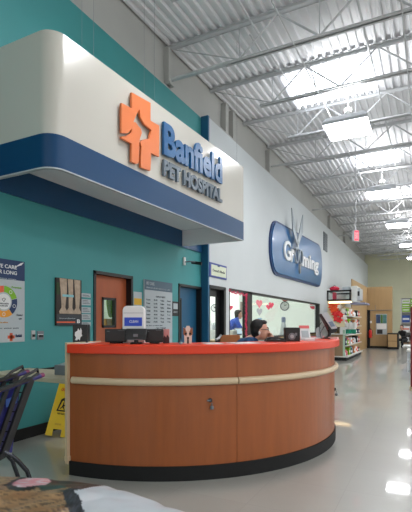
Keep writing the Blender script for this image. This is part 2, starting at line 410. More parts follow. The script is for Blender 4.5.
# bridging angles and conduits running with the deck ribs
for i, (x, z, r, lab) in enumerate(((-2.55, 6.18, .014, 'thin round conduit nearest the left wall under the roof deck'), (-1.9, 5.72, .012, 'thin bracing rod resting on the joists, second from the left wall'), (-.95, 6.1, .018, 'painted conduit running over the hanging lights'), (-.35, 5.74, .012, 'thin bracing rod nearest the right edge under the deck'))):
    tag(MB().tube([(x, 2, z-.1), (x, 14, z+.14), (x, YB, z-.1)], r, 8).build('conduit', M_steel), lab, 'conduit')
y = 8.0
tag(MB().tube([(-2.7, y-1.1, 6.2), (-2.7, y, 6.2), (-2.55, y+.1, 6.16), (-2.0, y+.1, 6.14), (-1.95, y+.3, 5.95), (-1.95, y+.45, 5.85)], .013, 8).build('bent_conduit', M_steel), 'bent cable conduit looping along the second and third joists', 'conduit')

# skylights: glowing translucent panels set in the deck
M_sky = mat('skylight_glow', (246, 249, 255), .5, emit=3.2)
for i, (x0, x1, y0, y1) in enumerate(((-2.75, -1.0, 8.75, 10.2), (-2.25, -.85, 14.2, 15.5))):
    zz = zc((y0+y1)/2)-.006
    dz = (zc(y1)-zc(y0))/2
    mb = MB().add([(x0, y0, zz-dz), (x1, y0, zz-dz), (x1, y1, zz+dz), (x0, y1, zz+dz)], [(0, 1, 2, 3)])
    x = x0
    o = sgroup('skylight_%d' % (i+1), (x0, y0, zz)); mb.build('translucent_panel', M_sky, o)
    rb = MB()
    while x < x1-.1: rb.box(x, x+.035, y0, y1, zz-.03-abs(dz), zz-.022+abs(dz)); x += .15
    rb.build('panel_ribs', mat('skylight_rib', (235, 238, 244), .5, emit=.8), o)

# high bay lights
M_lens = mat('light_lens', (252, 253, 255), .4, emit=26)
def fixture(x, y):
    t = thing('high_bay_light', '', 'light', (x, y, 5.3)); a, b = .42, .42
    prof = [(-a, -b), (a, -b), (a, b), (-a, b)]
    m = MB()
    vs = []
    for s_, z in ((1, 5.3), (1.0, 5.36), (.86, 5.46), (.45, 5.53), (.2, 5.56)): vs += [(x+p[0]*s_, y+p[1]*s_, z) for p in prof]
    fs = [(i*4+k, i*4+(k+1) % 4, i*4+4+(k+1) % 4, i*4+4+k) for i in range(4) for k in range(4)]+[(16, 17, 18, 19)]
    m.add(vs, fs); m.build('reflector_housing', M_lgray, t)
    MB().box(x-a+.02, x+a-.02, y-b+.02, y+b-.02, 5.285, 5.302).build('lens', M_lens, t)
    MB().lathe([(.07, 5.55), (.07, 5.72), (.03, 5.74)], (x, y, 0), 14).build('ballast', M_shelfw, t)
    MB().tube([(x, y, 5.73), (x, y, 6.3)], .008, 6).build('suspension_rod', M_steel, t)
    return t
UPW = 48
LX = [(-1.60, 4.2), (-1.471, 9.162), (-1.294, 14.23), (-1.137, 19.05), (-.95, 24.14), (-.8, 29.1)]
fx = fixture(*LX[1])
n = 0
for i, (x, y) in enumerate(LX):
    t = fx if i == 1 else copytree(fx); t.location = (x, y, 5.245)
    t['label'] = ['square high bay light above and before the picture edge', 'largest glowing square high bay light, nearest the camera', 'second glowing square high bay light from the camera', 'third glowing square high bay light from the camera', 'fourth glowing square high bay light from the camera', 'farthest small glowing high bay light near the rear wall'][i]
    t['group'] = 'square high bay lights'
for xx in (3.6, 8.0):  # out-of-view rows added for more light
    for j, y in enumerate((2.5, 7, 11.5, 17, 22.5, 28)):
        t = copytree(fx); t.location = (xx, y, 5.2); t['label'] = 'added unseen high bay light right of the view'; t['group'] = 'added high bay lights right of the view'
for (x, y) in LX+[(xx, y) for xx in (3.6, 8.0) for y in (2.5, 7, 11.5, 17, 22.5, 28)]:
    area('deck_fill', (x, y, 5.60), .5, .5, UPW if x < 0 else UPW*1.6, (PI, 0, 0))  # lamp added over each fixture to brighten the roof deck

# ------------------------------------------------------------------ canopy
CA = Vector((-3.114, 2.966)); CB = Vector((-2.945, 7.21)); ZB, ZBl, ZT = 2.805, 3.135, 4.11
can = thing('store_canopy', 'off-white entrance canopy with rounded corner and blue band over the counter', 'canopy', (W1, CA.y, ZB))
CA_ = CA.copy(); dF = (CB-CA).normalized(); nF = Vector((dF.y, -dF.x))     # outward (+X)
rc = .17
def outline(off=0.0):     # plan path from wall along the left side, round the corner, along the front, back to wall
    pts = [Vector((W1, CA.y-off))]
    dL = Vector((1, 0)); c = Vector((CA.x+off, CA.y-off)); r = rc+off
    p0 = c-dL*r; p1 = c+dF*r
    nc = Vector((p0.x, p0.y+r)); 
    a0 = -PI/2; a1 = math.atan2(-dF.x, dF.y) if False else math.atan2(nF.y, nF.x)
    cen = Vector((c.x, c.y)) + Vector((-r, r))
    for i in range(13):
        a = a0+(a1-a0)*i/12
        pts.append(Vector((cen.x+r*math.cos(a), cen.y+r*math.sin(a))))
    e = Vector((CB.x, CB.y))+nF*off+dF*off
    pts += [e, Vector((W1, CB.y+off))]
    return pts
def shell(off_o, off_i, z0, z1):
    A = outline(off_o); B = outline(off_i); n = len(A); mb = MB()
    vs = [(p.x, p.y, z0) for p in A]+[(p.x, p.y, z1) for p in A]+[(p.x, p.y, z0) for p in B]+[(p.x, p.y, z1) for p in B]
    fs = []
    for i in range(n-1): fs += [(i, i+1, n+i+1, n+i), (2*n+i, 3*n+i, 3*n+i+1, 2*n+i+1), (i, 2*n+i, 2*n+i+1, i+1), (n+i, n+i+1, 3*n+i+1, 3*n+i)]
    fs += [(0, n, 3*n, 2*n), (n-1, 3*n-1, 4*n-1, 2*n-1)]
    return mb.add(vs, fs)
shell(0, -.03, ZBl, ZT).build('fascia', M_fascia, can, smooth=True)
shell(.004, -.03, ZB+.012, ZBl).build('lower_band', M_navy, can, smooth=True)
shell(.006, -.035, ZB, ZB+.012).build('edge_trim', M_lgray, can, smooth=True)
MB().prism([(p.x, p.y) for p in outline(-.045)], (0, 0, 3.10), (1, 0, 0), (0, 1, 0), (0, 0, .02)).build('soffit', M_soffit, can)
shell(-.031, -.04, ZB, 3.10).build('inner_lining', M_soffit, can, smooth=True)
pl = outline(-.03)
MB().prism([(p.x, p.y) for p in pl], (0, 0, ZT-.04), (1, 0, 0), (0, 1, 0), (0, 0, .02)).build('top_cover', M_upper, can)
# plane of the fascia front: s along dF from CA, z
def PFs(u, v, off=0.0):
    CA = CA_+nF*off
    a = ray(u); dx, dy = a[0]/F, a[1]/F
    # CA + s dF = t (dx,dy)
    det = dx*(-dF.y)-dy*(-dF.x)
    t = (CA.x*(-dF.y)-CA.y*(-dF.x))/det
    s_ = ((dx*t-CA.x)*dF.x+(dy*t-CA.y)*dF.y)
    return s_, H+(HZ-v)*t/F
FO = Vector((CA.x, CA.y, 0)); FX = Vector((dF.x, dF.y, 0)); FN = Vector((nF.x, nF.y, 0)); UZ = Vector((0, 0, 1))
def fpoly(pts): return [PFs(115+x/6.02, 85+y/6.02, .044) for x, y in pts]
P1 = [(38,108),(100,140),(100,45),(213,108),(213,215),(265,245),(265,432),(217,410),(212,517),(155,495),(154,440),(158,370),(150,345),(165,330),(205,322),(210,300),(218,270),(195,252),(175,235),(162,212),(150,190),(148,145),(128,178),(112,215),(100,265),(75,290),(38,288)]
P2 = [(38,310),(70,306),(98,285),(104,250),(106,224),(122,224),(138,245),(155,265),(160,290),(150,320),(145,345),(141,470),(126,476),(98,460),(99,352),(38,320)]
for P in (P1, P2):
    MB().prism(fpoly(P), FO+FN*.02, FX, UZ, FN*.028).build('logo_cross', M_logo, can)
def ftext(body, u0, v0, u1, v1, hpx0, m, bold, nm):
    # baseline-left (u0,v0), baseline-right (u1,v1); height at left in px
    s0, z0 = PFs(u0, v0, .045); s1, z1 = PFs(u1, v1, .045); _, zt = PFs(u0, v0-hpx0, .045); hgt = zt-z0; zb = (z0+z1)/2
    MB().text(body, FO+FN*.02+FX*s0+UZ*z0, FX*1+UZ*((z1-z0)/(s1-s0)), UZ, FN*.035, s1-s0, hgt, bold).build(nm, m, can)
ftext('Banfield', 163.5, 154.5, 222, 184.5, 33.5, M_lblue, .035, 'sign_lettering')
ftext('PET HOSPITAL', 163.5, 175.5, 222, 203, 16.5, M_lgrey, .045, 'sign_lettering')
cd = 0
for i, (u, v) in enumerate(((90.5, 52), (102, 61), (152, 100), (162, 107), (243, 165))):
    s_, z_ = PFs(u, v); p = FO+FX*s_-FN*.12; p.z = ZT-.02
    tag(MB().tube([p, (p.x, p.y, zc(p.y)+.0)], .0016, 6).build('suspension_cable', M_mgray), 'thin vertical wire holding the canopy, '+['nearest the rounded corner', 'second from the rounded corner', 'third from the rounded corner', 'fourth from the rounded corner', 'at the far end'][i], 'cable', 'canopy suspension wires')

# ------------------------------------------------------------------ reception counter
CN = (-2.98, 4.93); R = 2.01
cnt = thing('reception_counter', 'curved cherry wood reception counter with orange top and almond bumper rail', 'counter', (CN[0], CN[1], 0))
def ang(u, rr=R): p = PC(u, rr); return math.atan2(p.y-CN[1], p.x-CN[0])
A0 = math.radians(-86.5); A1 = ang(237); A2 = ang(331); A3 = math.radians(40)
g = .0022
for a, b in ((A0+.012, A1-g/2), (A1+g/2, A2-g/2), (A2+g/2, A3)):
    MB().ring(CN, R-.03, R, .125, 1.085, a, b, 60).build('front_panel', M_wood, cnt, smooth=True)
MB().ring(CN, R-.05, R-.032, .10, 1.085, A0, A3, 90).build('backing', M_blackmat, cnt)
MB().ring(CN, R-.05, R+.012, 0, .125, A0, A3+.02, 110).build('toe_kick', M_blackmat, cnt, smooth=True)
top = MB().ring(CN, R-.44, R+.055, 1.085, 1.163, A0+.004, A3+.01, 120)
a = A3+.01; pe = (CN[0]+(R-.19)*math.cos(a), CN[1]+(R-.19)*math.sin(a))
top.build('countertop', M_orange, cnt, smooth=True, bevel=.008)
MB().lathe([(.2475, 1.085), (.2475, 1.163)], (pe[0], pe[1], 0), 40).build('rounded_end', M_orange, cnt, smooth=True)
def railarc(a, b):
    return MB().tube([(CN[0]+(R+.014)*math.cos(a+(b-a)*i/70), CN[1]+(R+.014)*math.sin(a+(b-a)*i/70), .845) for i in range(71)], .031, 12)
railarc(A0+.02, A1-.003).build('bumper_rail', M_rail, cnt, smooth=True); railarc(A1+.003, A3).build('bumper_rail', M_rail, cnt, smooth=True)
pl_ = (CN[0]+R*math.cos(A0), CN[1]+R*math.sin(A0))
# end panel with almond edging
MB().box(pl_[0]-.030, pl_[0]-.004, pl_[1]-.03, pl_[1]+.42, .10, 1.175).build('end_trim', M_rail, cnt)
MB().box(pl_[0]-.004, pl_[0]+.02, pl_[1]+.005, pl_[1]+.42, .12, 1.085).build('end_panel', M_wood, cnt)
MB().box(pl_[0]-.034, pl_[0]+.005, pl_[1]-.035, pl_[1]+.02, .125, .165).build('bracket', M_rail, cnt)
MB().ring(CN, 1.15, R-.44, .72, .75, A0, A3, 80).build('work_surface', M_tan, cnt)
MB().ring(CN, R-.46, R-.44, .1, 1.08, A0, A3, 60).build('inner_panel', M_tan, cnt)
for u, v in ((210, 402.5), (335.3, 391)):
    a = ang(u); z = PC(u, R, v).z; c_, s_ = math.cos(a), math.sin(a)
    o = Vector((CN[0]+R*c_, CN[1]+R*s_, z)); nn = Vector((c_, s_, 0)); tt = Vector((-s_, c_, 0))
    lk = MB().lathe([(.018, 0), (.018, .012), (.012, .016)], o+UZ*.02, 16, nn).build('lock', M_chromed, cnt)
    MB().bar(o+nn*.015+UZ*.02-tt*.03, o+nn*.015+UZ*.02, .008, .012).lathe([(.014, 0), (.018, .01), (.014, .028)], o+nn*.02-UZ*.055+tt*.012, 12, UZ).bar(o+nn*.02+tt*.012, o+nn*.02+tt*.012-UZ*.03, .006, .006).build('key_tag', M_mgray, lk)
print('counter angles', [math.degrees(x) for x in (A0, A1, A2, A3)])

# low side shelf between counter and wall
sh = thing('side_shelf', 'low pale laminate shelf between the counter end and the teal wall', 'shelf', (-3.55, 3.0, .0))
MB().box(W1+.02, pl_[0]-.055, 3.02, 3.62, .785, .825).build('shelf_board', mat('pale_laminate', (176, 164, 140), .5), sh, bevel=.004)
MB().box(W1+.005, W1+.02, 3.02, 3.62, .70, .785).bar((pl_[0]-.09, 3.1, .78), (pl_[0]-.065, 3.1, .55), .02, .03).build('bracket', M_blackmat, sh)
p = PY(58, 0, 3.3)
bx = thing('grey_box', 'grey file box standing on the side shelf against the counter end', 'box', (p.x, 3.4, .825))
MB().box(p.x-.0, pl_[0]-.065, 3.25, 3.55, .825, .925).build('lower_case', M_mgray, bx, bevel=.006)
MB().add([(p.x+.02, 3.27, .925), (pl_[0]-.07, 3.27, .925), (pl_[0]-.07, 3.53, .925), (p.x+.02, 3.53, .925), (pl_[0]-.09, 3.27, 1.05), (pl_[0]-.07, 3.27, 1.05), (pl_[0]-.07, 3.53, 1.05), (pl_[0]-.09, 3.53, 1.05)], [(0,3,2,1),(4,5,6,7),(0,1,5,4),(1,2,6,5),(2,3,7,6),(3,0,4,7)]).build('sloped_case', M_lgray, bx)

# wet floor signs
def wetsign(p, tilt, rz, label):
    t = thing('wet_floor_sign', label, 'sign', p, 'yellow wet floor signs', rz)
    th = math.radians(7); 
    for k, sg in enumerate((1, -1)):
        # panel plane leans; local x right, z up, y depth
        def L(x, z, y=0): 
            zz = z*math.cos(th); yy = -sg*(.16-z*math.sin(th)*1.9)
            return (x, yy+y*sg*-1, zz)
        poly = [(-.13, 0), (-.055, 0), (-.055, .075), (.035, .075), (.035, 0), (.13, 0), (.085, .62), (.06, .66), (-.06, .66), (-.085, .62)]
        m = MB(); n = len(poly)
        vs = [L(x, z, 0) for x, z in poly]+[L(x, z, .012) for x, z in poly]
        m.add(vs, [tuple(range(n)), tuple(range(n, 2*n))[::-1]]+[(i, (i+1) % n, n+(i+1) % n, n+i) for i in range(n)])
        pn = m.build('sign_panel', M_yellow, t, local=True)
        o = Vector(L(0, 0, .013)); ay = (Vector(L(0, 1, .013))-o); ax = Vector((1, 0, 0)); dv = Vector((0, -.003*sg, 0))
        tri = MB().prism([(-.06, .27), (.06, .27), (.045, .35), (0, .42), (-.03, .40)], o, ax, ay, dv)
        tri.build('warning_symbol', M_blackmat, pn, local=True)
        MB().prism([(-.042, .285), (.042, .285), (.03, .34), (0, .39), (-.015, .375)], o, ax, ay, dv*1.5).build('symbol_ground', M_yellow, pn, local=True)
        fig = MB().prism([(-.03, .30), (-.01, .32), (.0, .355), (-.01, .365), (.01, .37), (.012, .345), (.03, .335), (.012, .325), (.028, .29), (.018, .288), (.002, .315), (-.022, .295)], o, ax, ay, dv*2)
        fig.build('falling_figure', M_blackmat, pn, local=True)
        MB().text('CAUTION', o+ax*-.05+ay*.49, ax, ay, dv, .10, .035, .02).build('sign_text', M_red, pn, local=True)
        MB().text('WET FLOOR', o+ax*-.045+ay*.235, ax, ay, dv, .09, .018, .01).build('sign_text', M_blackmat, pn, local=True)
        MB().prism([(-.05, .12), (.02, .12), (.02, .14), (-.05, .14)], o, ax, ay, dv).build('raised_label', mat('yellow_dark', (205, 165, 20), .5), pn, local=True)
    MB().bar((-.06, 0, .655), (.06, 0, .655), .05, .03).build('hinge', M_yellow, t, local=True)
    return t
# they lean in the corner under the shelf
pp = PZ(51, 437, 0)
t = wetsign((pp.x, pp.y+.14, 0), 0, 0, 'yellow wet floor caution sign in front, leaning under the side shelf')
t.rotation_euler = (0, math.radians(9), YAW+math.radians(8)); t.location.z = .02; t.scale = (1.06, 1.06, 1.06)
t2 = copytree(t); t2['label'] = 'second yellow caution sign half hidden behind the first and the counter'
t2.location = (pp.x+.13, pp.y+.34, .018)

# ------------------------------------------------------------------ things on the counter
ZT_ = 1.163
def on(u, rr=1.80): p = PC(u, rr); return Vector((p.x, p.y, ZT_)), (Vector((p.x, p.y))).length
def facing(p): return math.atan2(-p.x, p.y)*1.0     # rotation so local -Y faces the camera
def hh(v, p):                                        # height of image row v at p's distance
    d = p.x*(-SS)+p.y*CC; return H+(HZ-v)*d/F
def wid(px, p): d = p.x*(-SS)+p.y*CC; return px*d/F
# black box with cat
p, _ = on(81.5, 1.78); t = thing('donation_box', 'small black box with white cat silhouette at left end of counter', 'box', p, rz=YAW)
w_ = wid(14.5, p)/2; hg = hh(324.5, p)-ZT_
MB().box(-w_, w_, -.05, .05, 0, hg).build('box_body', M_black, t, bevel=.004, local=True)
cat = [(-.30, .15), (-.22, .30), (-.32, .42), (-.30, .62), (-.12, .70), (-.05, .85), (.02, .74), (.10, .74), (.14, .88), (.24, .72), (.22, .50), (.28, .42), (.12, .30), (.08, .12), (-.05, .22), (-.16, .12)]
MB().prism([(x*w_*1.7-.01, y*hg*.9) for x, y in cat], (0, -.051, .005), (1, 0, 0), (0, 0, 1), (0, -.003, 0)).build('cat_silhouette', M_paper, t, local=True)
# register displays
for i, (u0, u1) in enumerate(((105.5, 127), (145.5, 163.5))):
    p, _ = on((u0+u1)/2, 1.76); t = thing('register_monitor', ['black low monitor back on left of the white dispenser', 'black low monitor back on right of the white dispenser'][i], 'monitor', p, 'black register monitors', YAW)
    w_ = wid(u1-u0, p)/2; hg = hh(329, p)-ZT_
    MB().box(-w_, w_, -.03, .02, .012, hg).build('screen_housing', M_black, t, bevel=.008, local=True)
    MB().box(-w_*.6, w_*.6, .02, .045, .03, hg-.03).build('rear_case', M_blackmat, t, bevel=.006, local=True)
    MB().box(-w_*.5, w_*.5, -.05, .07, 0, .014).build('foot', M_blackmat, t, bevel=.003, local=True)
    MB().box(-w_*.8, -w_*.55, -.0315, -.03, hg-.022, hg-.018).box(w_*.2, w_*.8, -.0315, -.03, hg-.014, hg-.012).build('edge_mark', M_mgray, t, local=True)
p, _ = on(136.3, 1.84); t = thing('card_reader', 'black card reader on a short stand between the two monitors', 'card reader', p, rz=YAW)
w_ = wid(21, p)/2; hg = hh(328.5, p)-ZT_
MB().box(-w_*.5, w_*.5, -.05, .05, 0, .015).build('base', M_blackmat, t, bevel=.004, local=True)
MB().lathe([(.02, .01), (.018, .05)], (0, 0, 0), 12).build('stem', M_black, t, local=True)
MB().prism([(-.045, .035), (.03, .045), (.05, hg-.005), (.02, hg), (-.03, hg*.6)], (-w_, 0, 0), (0, 1, 0), (0, 0, 1), (2*w_, 0, 0)).build('reader_body', M_black, t, bevel=.006, local=True)
MB().box(-w_*.75, w_*.7, -.052, -.044, .038, .042).box(-.02, .02, -.046, -.04, .065, .09).build('chrome_mark', M_mgray, t, local=True)
# white dispenser
p, _ = on(134.2, 1.66); t = thing('wipes_dispenser', 'white rounded dispenser with a blue label behind the card reader', 'dispenser', p, rz=YAW)
w_ = wid(21.5, p)/2; hg = hh(306, p)-ZT_
c_ = .045
poly = [(-w_, 0), (w_, 0), (w_, hg-c_)]+[(w_-c_+c_*math.cos(a), hg-c_+c_*math.sin(a)) for a in [PI/2*i/6 for i in range(1, 7)]]+[(-w_+c_-c_*math.sin(a), hg-c_+c_*math.cos(a)) for a in [PI/2*i/6 for i in range(0, 7)]]
MB().prism(poly, (0, -.05, 0), (1, 0, 0), (0, 0, 1), (0, .1, 0)).build('case', M_paper, t, bevel=.006, local=True)
za, zb = hh(326, p)-ZT_, hh(317.5, p)-ZT_
pn = MB().box(-w_*.82, w_*.8, -.053, -.049, za, zb).build('blue_label', mat('royal_blue', (26, 66, 190), .4), t, local=True)
MB().text('CLEAN', (-w_*.35, -.0535, za+(zb-za)*.38), (1, 0, 0), (0, 0, 1), (0, -.002, 0), w_*.8, (zb-za)*.3, .01).build('label_text', M_paper, pn, local=True)
MB().box(-w_*.9, w_*.9, -.0515, -.0495, zb+.04, zb+.043).build('lid_seam', M_mgray, t, local=True)
# pink postcard
p, _ = on(166.2, 1.70); t = thing('postcard', 'small pinkish picture card standing beside the right monitor', 'card', p, rz=YAW)
w_ = wid(6.5, p)/2; hg = hh(329, p)-ZT_
MB().box(-w_, w_, -.004, .004, 0, hg).build('card', mat('pink_sky_print', (206, 150, 148), .6), t, local=True)
MB().prism([(-w_, 0), (w_, 0), (w_, hg*.4), (w_*.3, hg*.62), (0, hg*.4), (-w_*.5, hg*.55), (-w_, hg*.3)], (0, -.004, .0), (1, 0, 0), (0, 0, 1), (0, -.001, 0)).build('printed_skyline', mat('print_brown', (70, 44, 48), .6), t, local=True)
# dog photo card
p, _ = on(188, 1.76); t = thing('dog_cutout', 'small standing cutout of a brown and white terrier face', 'cutout', p, rz=YAW)
w_ = wid(9.6, p)/2; hg = hh(325.8, p)-ZT_
out = [(-.75, 0), (.75, 0), (.82, .45), (1, .55), (.95, .9), (.55, .85), (.3, 1), (-.3, 1), (-.55, .85), (-.95, .92), (-1, .6), (-.8, .45)]
MB().prism([(x*w_, y*hg) for x, y in out], (0, -.004, 0), (1, 0, 0), (0, 0, 1), (0, .008, 0)).build('face_card', mat('dog_white', (222, 205, 192), .7), t, local=True)
M_db = mat('dog_brown', (150, 92, 62), .7)
for sx in (-1, 1):
    MB().prism([(x*w_*sx, y*hg) for x, y in [(.95, .9), (.55, .85), (.4, .7), (.55, .5), (.8, .45), (1, .55)]], (0, -.005, 0), (1, 0, 0), (0, 0, 1), (0, -.002, 0)).build('ear_print', M_db, t, local=True)
    MB().lathe([(.010, 0), (.010, .003)], (sx*w_*.42, -.005, hg*.55), 12, (0, -1, 0)).build('eye_print', M_blackmat, t, local=True)
    MB().prism([(x*w_*sx, y*hg) for x, y in [(.25, .68), (.6, .68), (.62, .45), (.3, .42)]], (0, -.0045, 0), (1, 0, 0), (0, 0, 1), (0, -.0012, 0)).build('eye_patch_print', M_db, t, local=True)
MB().prism([(-.18*w_, .0), (.18*w_, 0), (.14*w_, hg*.25), (.25*w_, hg*.33), (0, hg*.38), (-.25*w_, hg*.33), (-.14*w_, hg*.25)], (0, -.005, 0), (1, 0, 0), (0, 0, 1), (0, -.003, 0)).build('muzzle_print', M_blackmat, t, local=True)
p, _ = on(181, 1.85)
tag(MB().lathe([(.018, 0), (.02, .004), (.012, .018), (.0, .02)], p, 16).build('service_bell', M_silver, smooth=True), 'tiny silver service bell left of the terrier cutout', 'bell')
# papers
for i, (u, rr, dz, wdt, lab) in enumerate(((212, 1.83, .004, .16, 'white paper slip on counter before the glazed door'), (243, 1.84, .004, .26, 'white paper sheet on counter below the seated woman'), (83, 1.84, .004, .14, 'tan paper sheet beside the black cat box'), (312, 1.75, .012, .22, 'stack of white forms beside the flyer stand'), (289, 1.70, .01, .18, 'white forms lying behind the black speaker'))):
    p, _ = on(u, rr)
    o = MB().box(-wdt/2, wdt/2, -.1, .1, 0, dz).build('paper_sheet', M_paper); o.location = p; o.rotation_euler = (0, 0, math.atan2(p.y-CN[1], p.x-CN[0])+PI/2); tag(o, lab, 'paper')
# phone / keyboard near her hand
p, _ = on(275, 1.72); t = thing('desk_phone', 'black desk phone low beside the seated woman\'s hand', 'phone', p, rz=YAW)
MB().prism([(-.10, 0), (.10, 0), (.10, .012), (0, .026), (-.09, .028)], (0, -.07, 0), (1, 0, 0), (0, 0, 1), (0, .16, 0)).build('phone_base', M_black, t, bevel=.004, local=True)
MB().tube([(-.09, -.05, .030), (-.05, -.05, .040), (.03, -.05, .036), (.08, -.05, .022)], [.014, .010, .010, .014], 10).build('handset', M_black, t, smooth=True, local=True)
# black speaker box
p, _ = on(291.8, 1.80); t = thing('black_speaker', 'black square box with round silver dial on the counter', 'speaker', p, rz=YAW)
w_ = wid(14.5, p)/2; hg = hh(327.5, p)-ZT_
MB().box(-w_, w_, -.05, .06, 0, hg).build('case', M_black, t, bevel=.004, local=True)
dl = MB().lathe([(.036, 0), (.036, .008), (.026, .010), (.026, .004)], (-w_*.12, -.05, hg*.36), 24, (0, -1, 0)).build('dial_ring', M_mgray, t, smooth=True, local=True)
MB().lathe([(.020, .002), (.016, .012)], (-w_*.12, -.05, hg*.36), 20, (0, -1, 0)).build('dial_centre', M_lgray, dl, local=True)
MB().box(w_*.3, w_*.6, -.053, -.05, hg*.42, hg*.62).build('emblem', M_mgray, t, local=True)
# flyer holder
p, _ = on(306, 1.80); t = thing('flyer_stand', 'tilted white flyer stand with pink header beside black speaker', 'stand', p, rz=YAW-.15)
w_ = wid(10, p)/2; hg = hh(325.5, p)-ZT_
def tiltbox(x0, x1, z0, z1, y0, y1, k=.35, sh_=-.12):
    f_ = lambda x, y, z: (x+sh_*z, y+k*z, z)
    return MB().add([f_(*q) for q in ((x0,y0,z0),(x1,y0,z0),(x1,y1,z0),(x0,y1,z0),(x0,y0,z1),(x1,y0,z1),(x1,y1,z1),(x0,y1,z1))], [(0,3,2,1),(4,5,6,7),(0,1,5,4),(1,2,6,5),(2,3,7,6),(3,0,4,7)])
tiltbox(-w_, w_, 0, hg, 0, .006).build('flyer_panel', M_paper, t, local=True)
tiltbox(-w_, w_, hg*.80, hg, -.002, 0).build('pink_header', mat('flyer_header', (226, 110, 110), .6), t, local=True)
tiltbox(-w_*.7, w_*.7, .03, hg*.65, -.002, 0).build('printed_text', M_papg, t, local=True)
MB().box(-w_*.5, w_*1.5, -.12, -.03, 0, .02).build('card_pile', M_paper, t, local=True)
# acrylic holder
p, _ = on(319, 1.66); t = thing('acrylic_holder', 'clear grey acrylic leaflet holder left of the touch terminal', 'holder', p, rz=YAW)
M_acr = mat('acrylic', (200, 206, 212), .15, trans=.6)
w_ = wid(6, p)/2; hg = hh(327, p)-ZT_
poly = [(-w_, 0), (w_, 0), (w_, hg*.7)]+[(w_*math.cos(a), hg*.7+hg*.3*math.sin(a)) for a in [PI/8*i for i in range(1, 8)]]+[(-w_, hg*.7)]
MB().prism(poly, (0, 0, 0), (1, 0, 0), (0, 0, 1), (0, .006, 0)).build('back_plate', M_acr, t, local=True)
MB().box(-w_, w_, -.05, .0, 0, .01).box(-w_, w_, -.05, -.044, 0, hg*.35).build('front_pocket', M_acr, t, local=True)
# touch terminal
p, _ = on(329, 1.80); t = thing('touch_terminal', 'grey tilted touch screen payment terminal on black round foot', 'terminal', p, rz=YAW)
q = wid(1, p)
hz_ = lambda v: hh(v, p)-ZT_
MB().lathe([(.075, 0), (.075, .01), (.05, .022), (.02, .03)], (0, 0, 0), 24).build('foot', M_black, t, smooth=True, local=True)
MB().tube([(0, 0, .02), (.01, .01, .06), (.0, .0, .11)], .018, 12).build('stem', M_black, t, smooth=True, local=True)
X_ = lambda u: (u-329)*q
body = [(X_(320.3), hz_(314)), (X_(326.5), hz_(312.5)), (X_(337.5), hz_(328)), (X_(336), hz_(332.5)), (X_(330.5), hz_(333.5)), (X_(326.5), hz_(325))]
MB().prism(body, (0, -.02, 0), (1, 0, 0), (0, 0, 1), (0, .12, 0)).build('terminal_body', M_black, t, bevel=.006, local=True)
face = [(X_(320.5), hz_(313.4)), (X_(326.5), hz_(312)), (X_(337), hz_(328.3)), (X_(331), hz_(329.2))]
fp = MB().prism(face, (0, -.028, 0), (1, 0, 0), (0, 0, 1), (0, .008, 0)).build('front_bezel', M_lgray, t, bevel=.003, local=True)
MB().prism([(X_(327.5), hz_(322)), (X_(331.5), hz_(321.3)), (X_(334.5), hz_(326.2)), (X_(330.5), hz_(326.8))], (0, -.031, 0), (1, 0, 0), (0, 0, 1), (0, .004, 0)).build('screen', mat('screen_blue_grey', (112, 130, 150), .15), fp, local=True)
MB().tube([(X_(325), .03, hz_(326)), (X_(321), .05, hz_(334)), (X_(322), .05, .01)], .004, 6).tube([(X_(322), .02, hz_(322)), (X_(319), .0, hz_(326)), (X_(321), .0, .01)], .003, 6).build('cable', M_blackmat, t, local=True)
p2, _ = on(333.5, 1.93)
tag(MB().box(p2.x-.05, p2.x+.05, p2.y-.06, p2.y+.06, ZT_, ZT_+.02).build('card_stack', mat('pale_pink_card', (226, 190, 184), .7)), 'small stack of pale cards before the touch terminal', 'cards')

# ------------------------------------------------------------------ people
def hand(mb, w, fdir, pdir, side, s=1.0, curl=.6):
    """w wrist, fdir finger direction, pdir palm normal, side = thumb side"""
    w, f, pn, sd = Vector(w), Vector(fdir).normalized(), Vector(pdir).normalized(), Vector(side).normalized()
    k = w+f*.085*s
    mb.cap(w, w+f*.05*s, .026*s, .03*s)
    for i, (o, L) in enumerate(((-.03, .075), (-.01, .085), (.011, .078), (.031, .062))):
        b = k+sd*(-o)*s*.95; mb.cap(w+f*.02*s-sd*o*.5*s, b, .015*s, .011*s, 10)
        d = f; q0 = b
        for j, fr in enumerate((.45, .32, .23)):
            ca = curl*(j+.6)*.9; dd = (f*math.cos(ca)+pn*math.sin(ca)).normalized(); q1 = q0+dd*L*fr*s
            mb.cap(q0, q1, (.0095-.0008*j)*s, (.0088-.0008*j)*s, 8); q0 = q1
    tb = w+f*.025*s+sd*.028*s
    t1 = tb+(f*.6+sd*.7+pn*.25).normalized()*.035*s; t2 = t1+(f*.9+sd*.2+pn*.4).normalized()*.03*s
    mb.cap(tb, t1, .013*s, .011*s, 8).cap(t1, t2, .010*s, .009*s, 8)
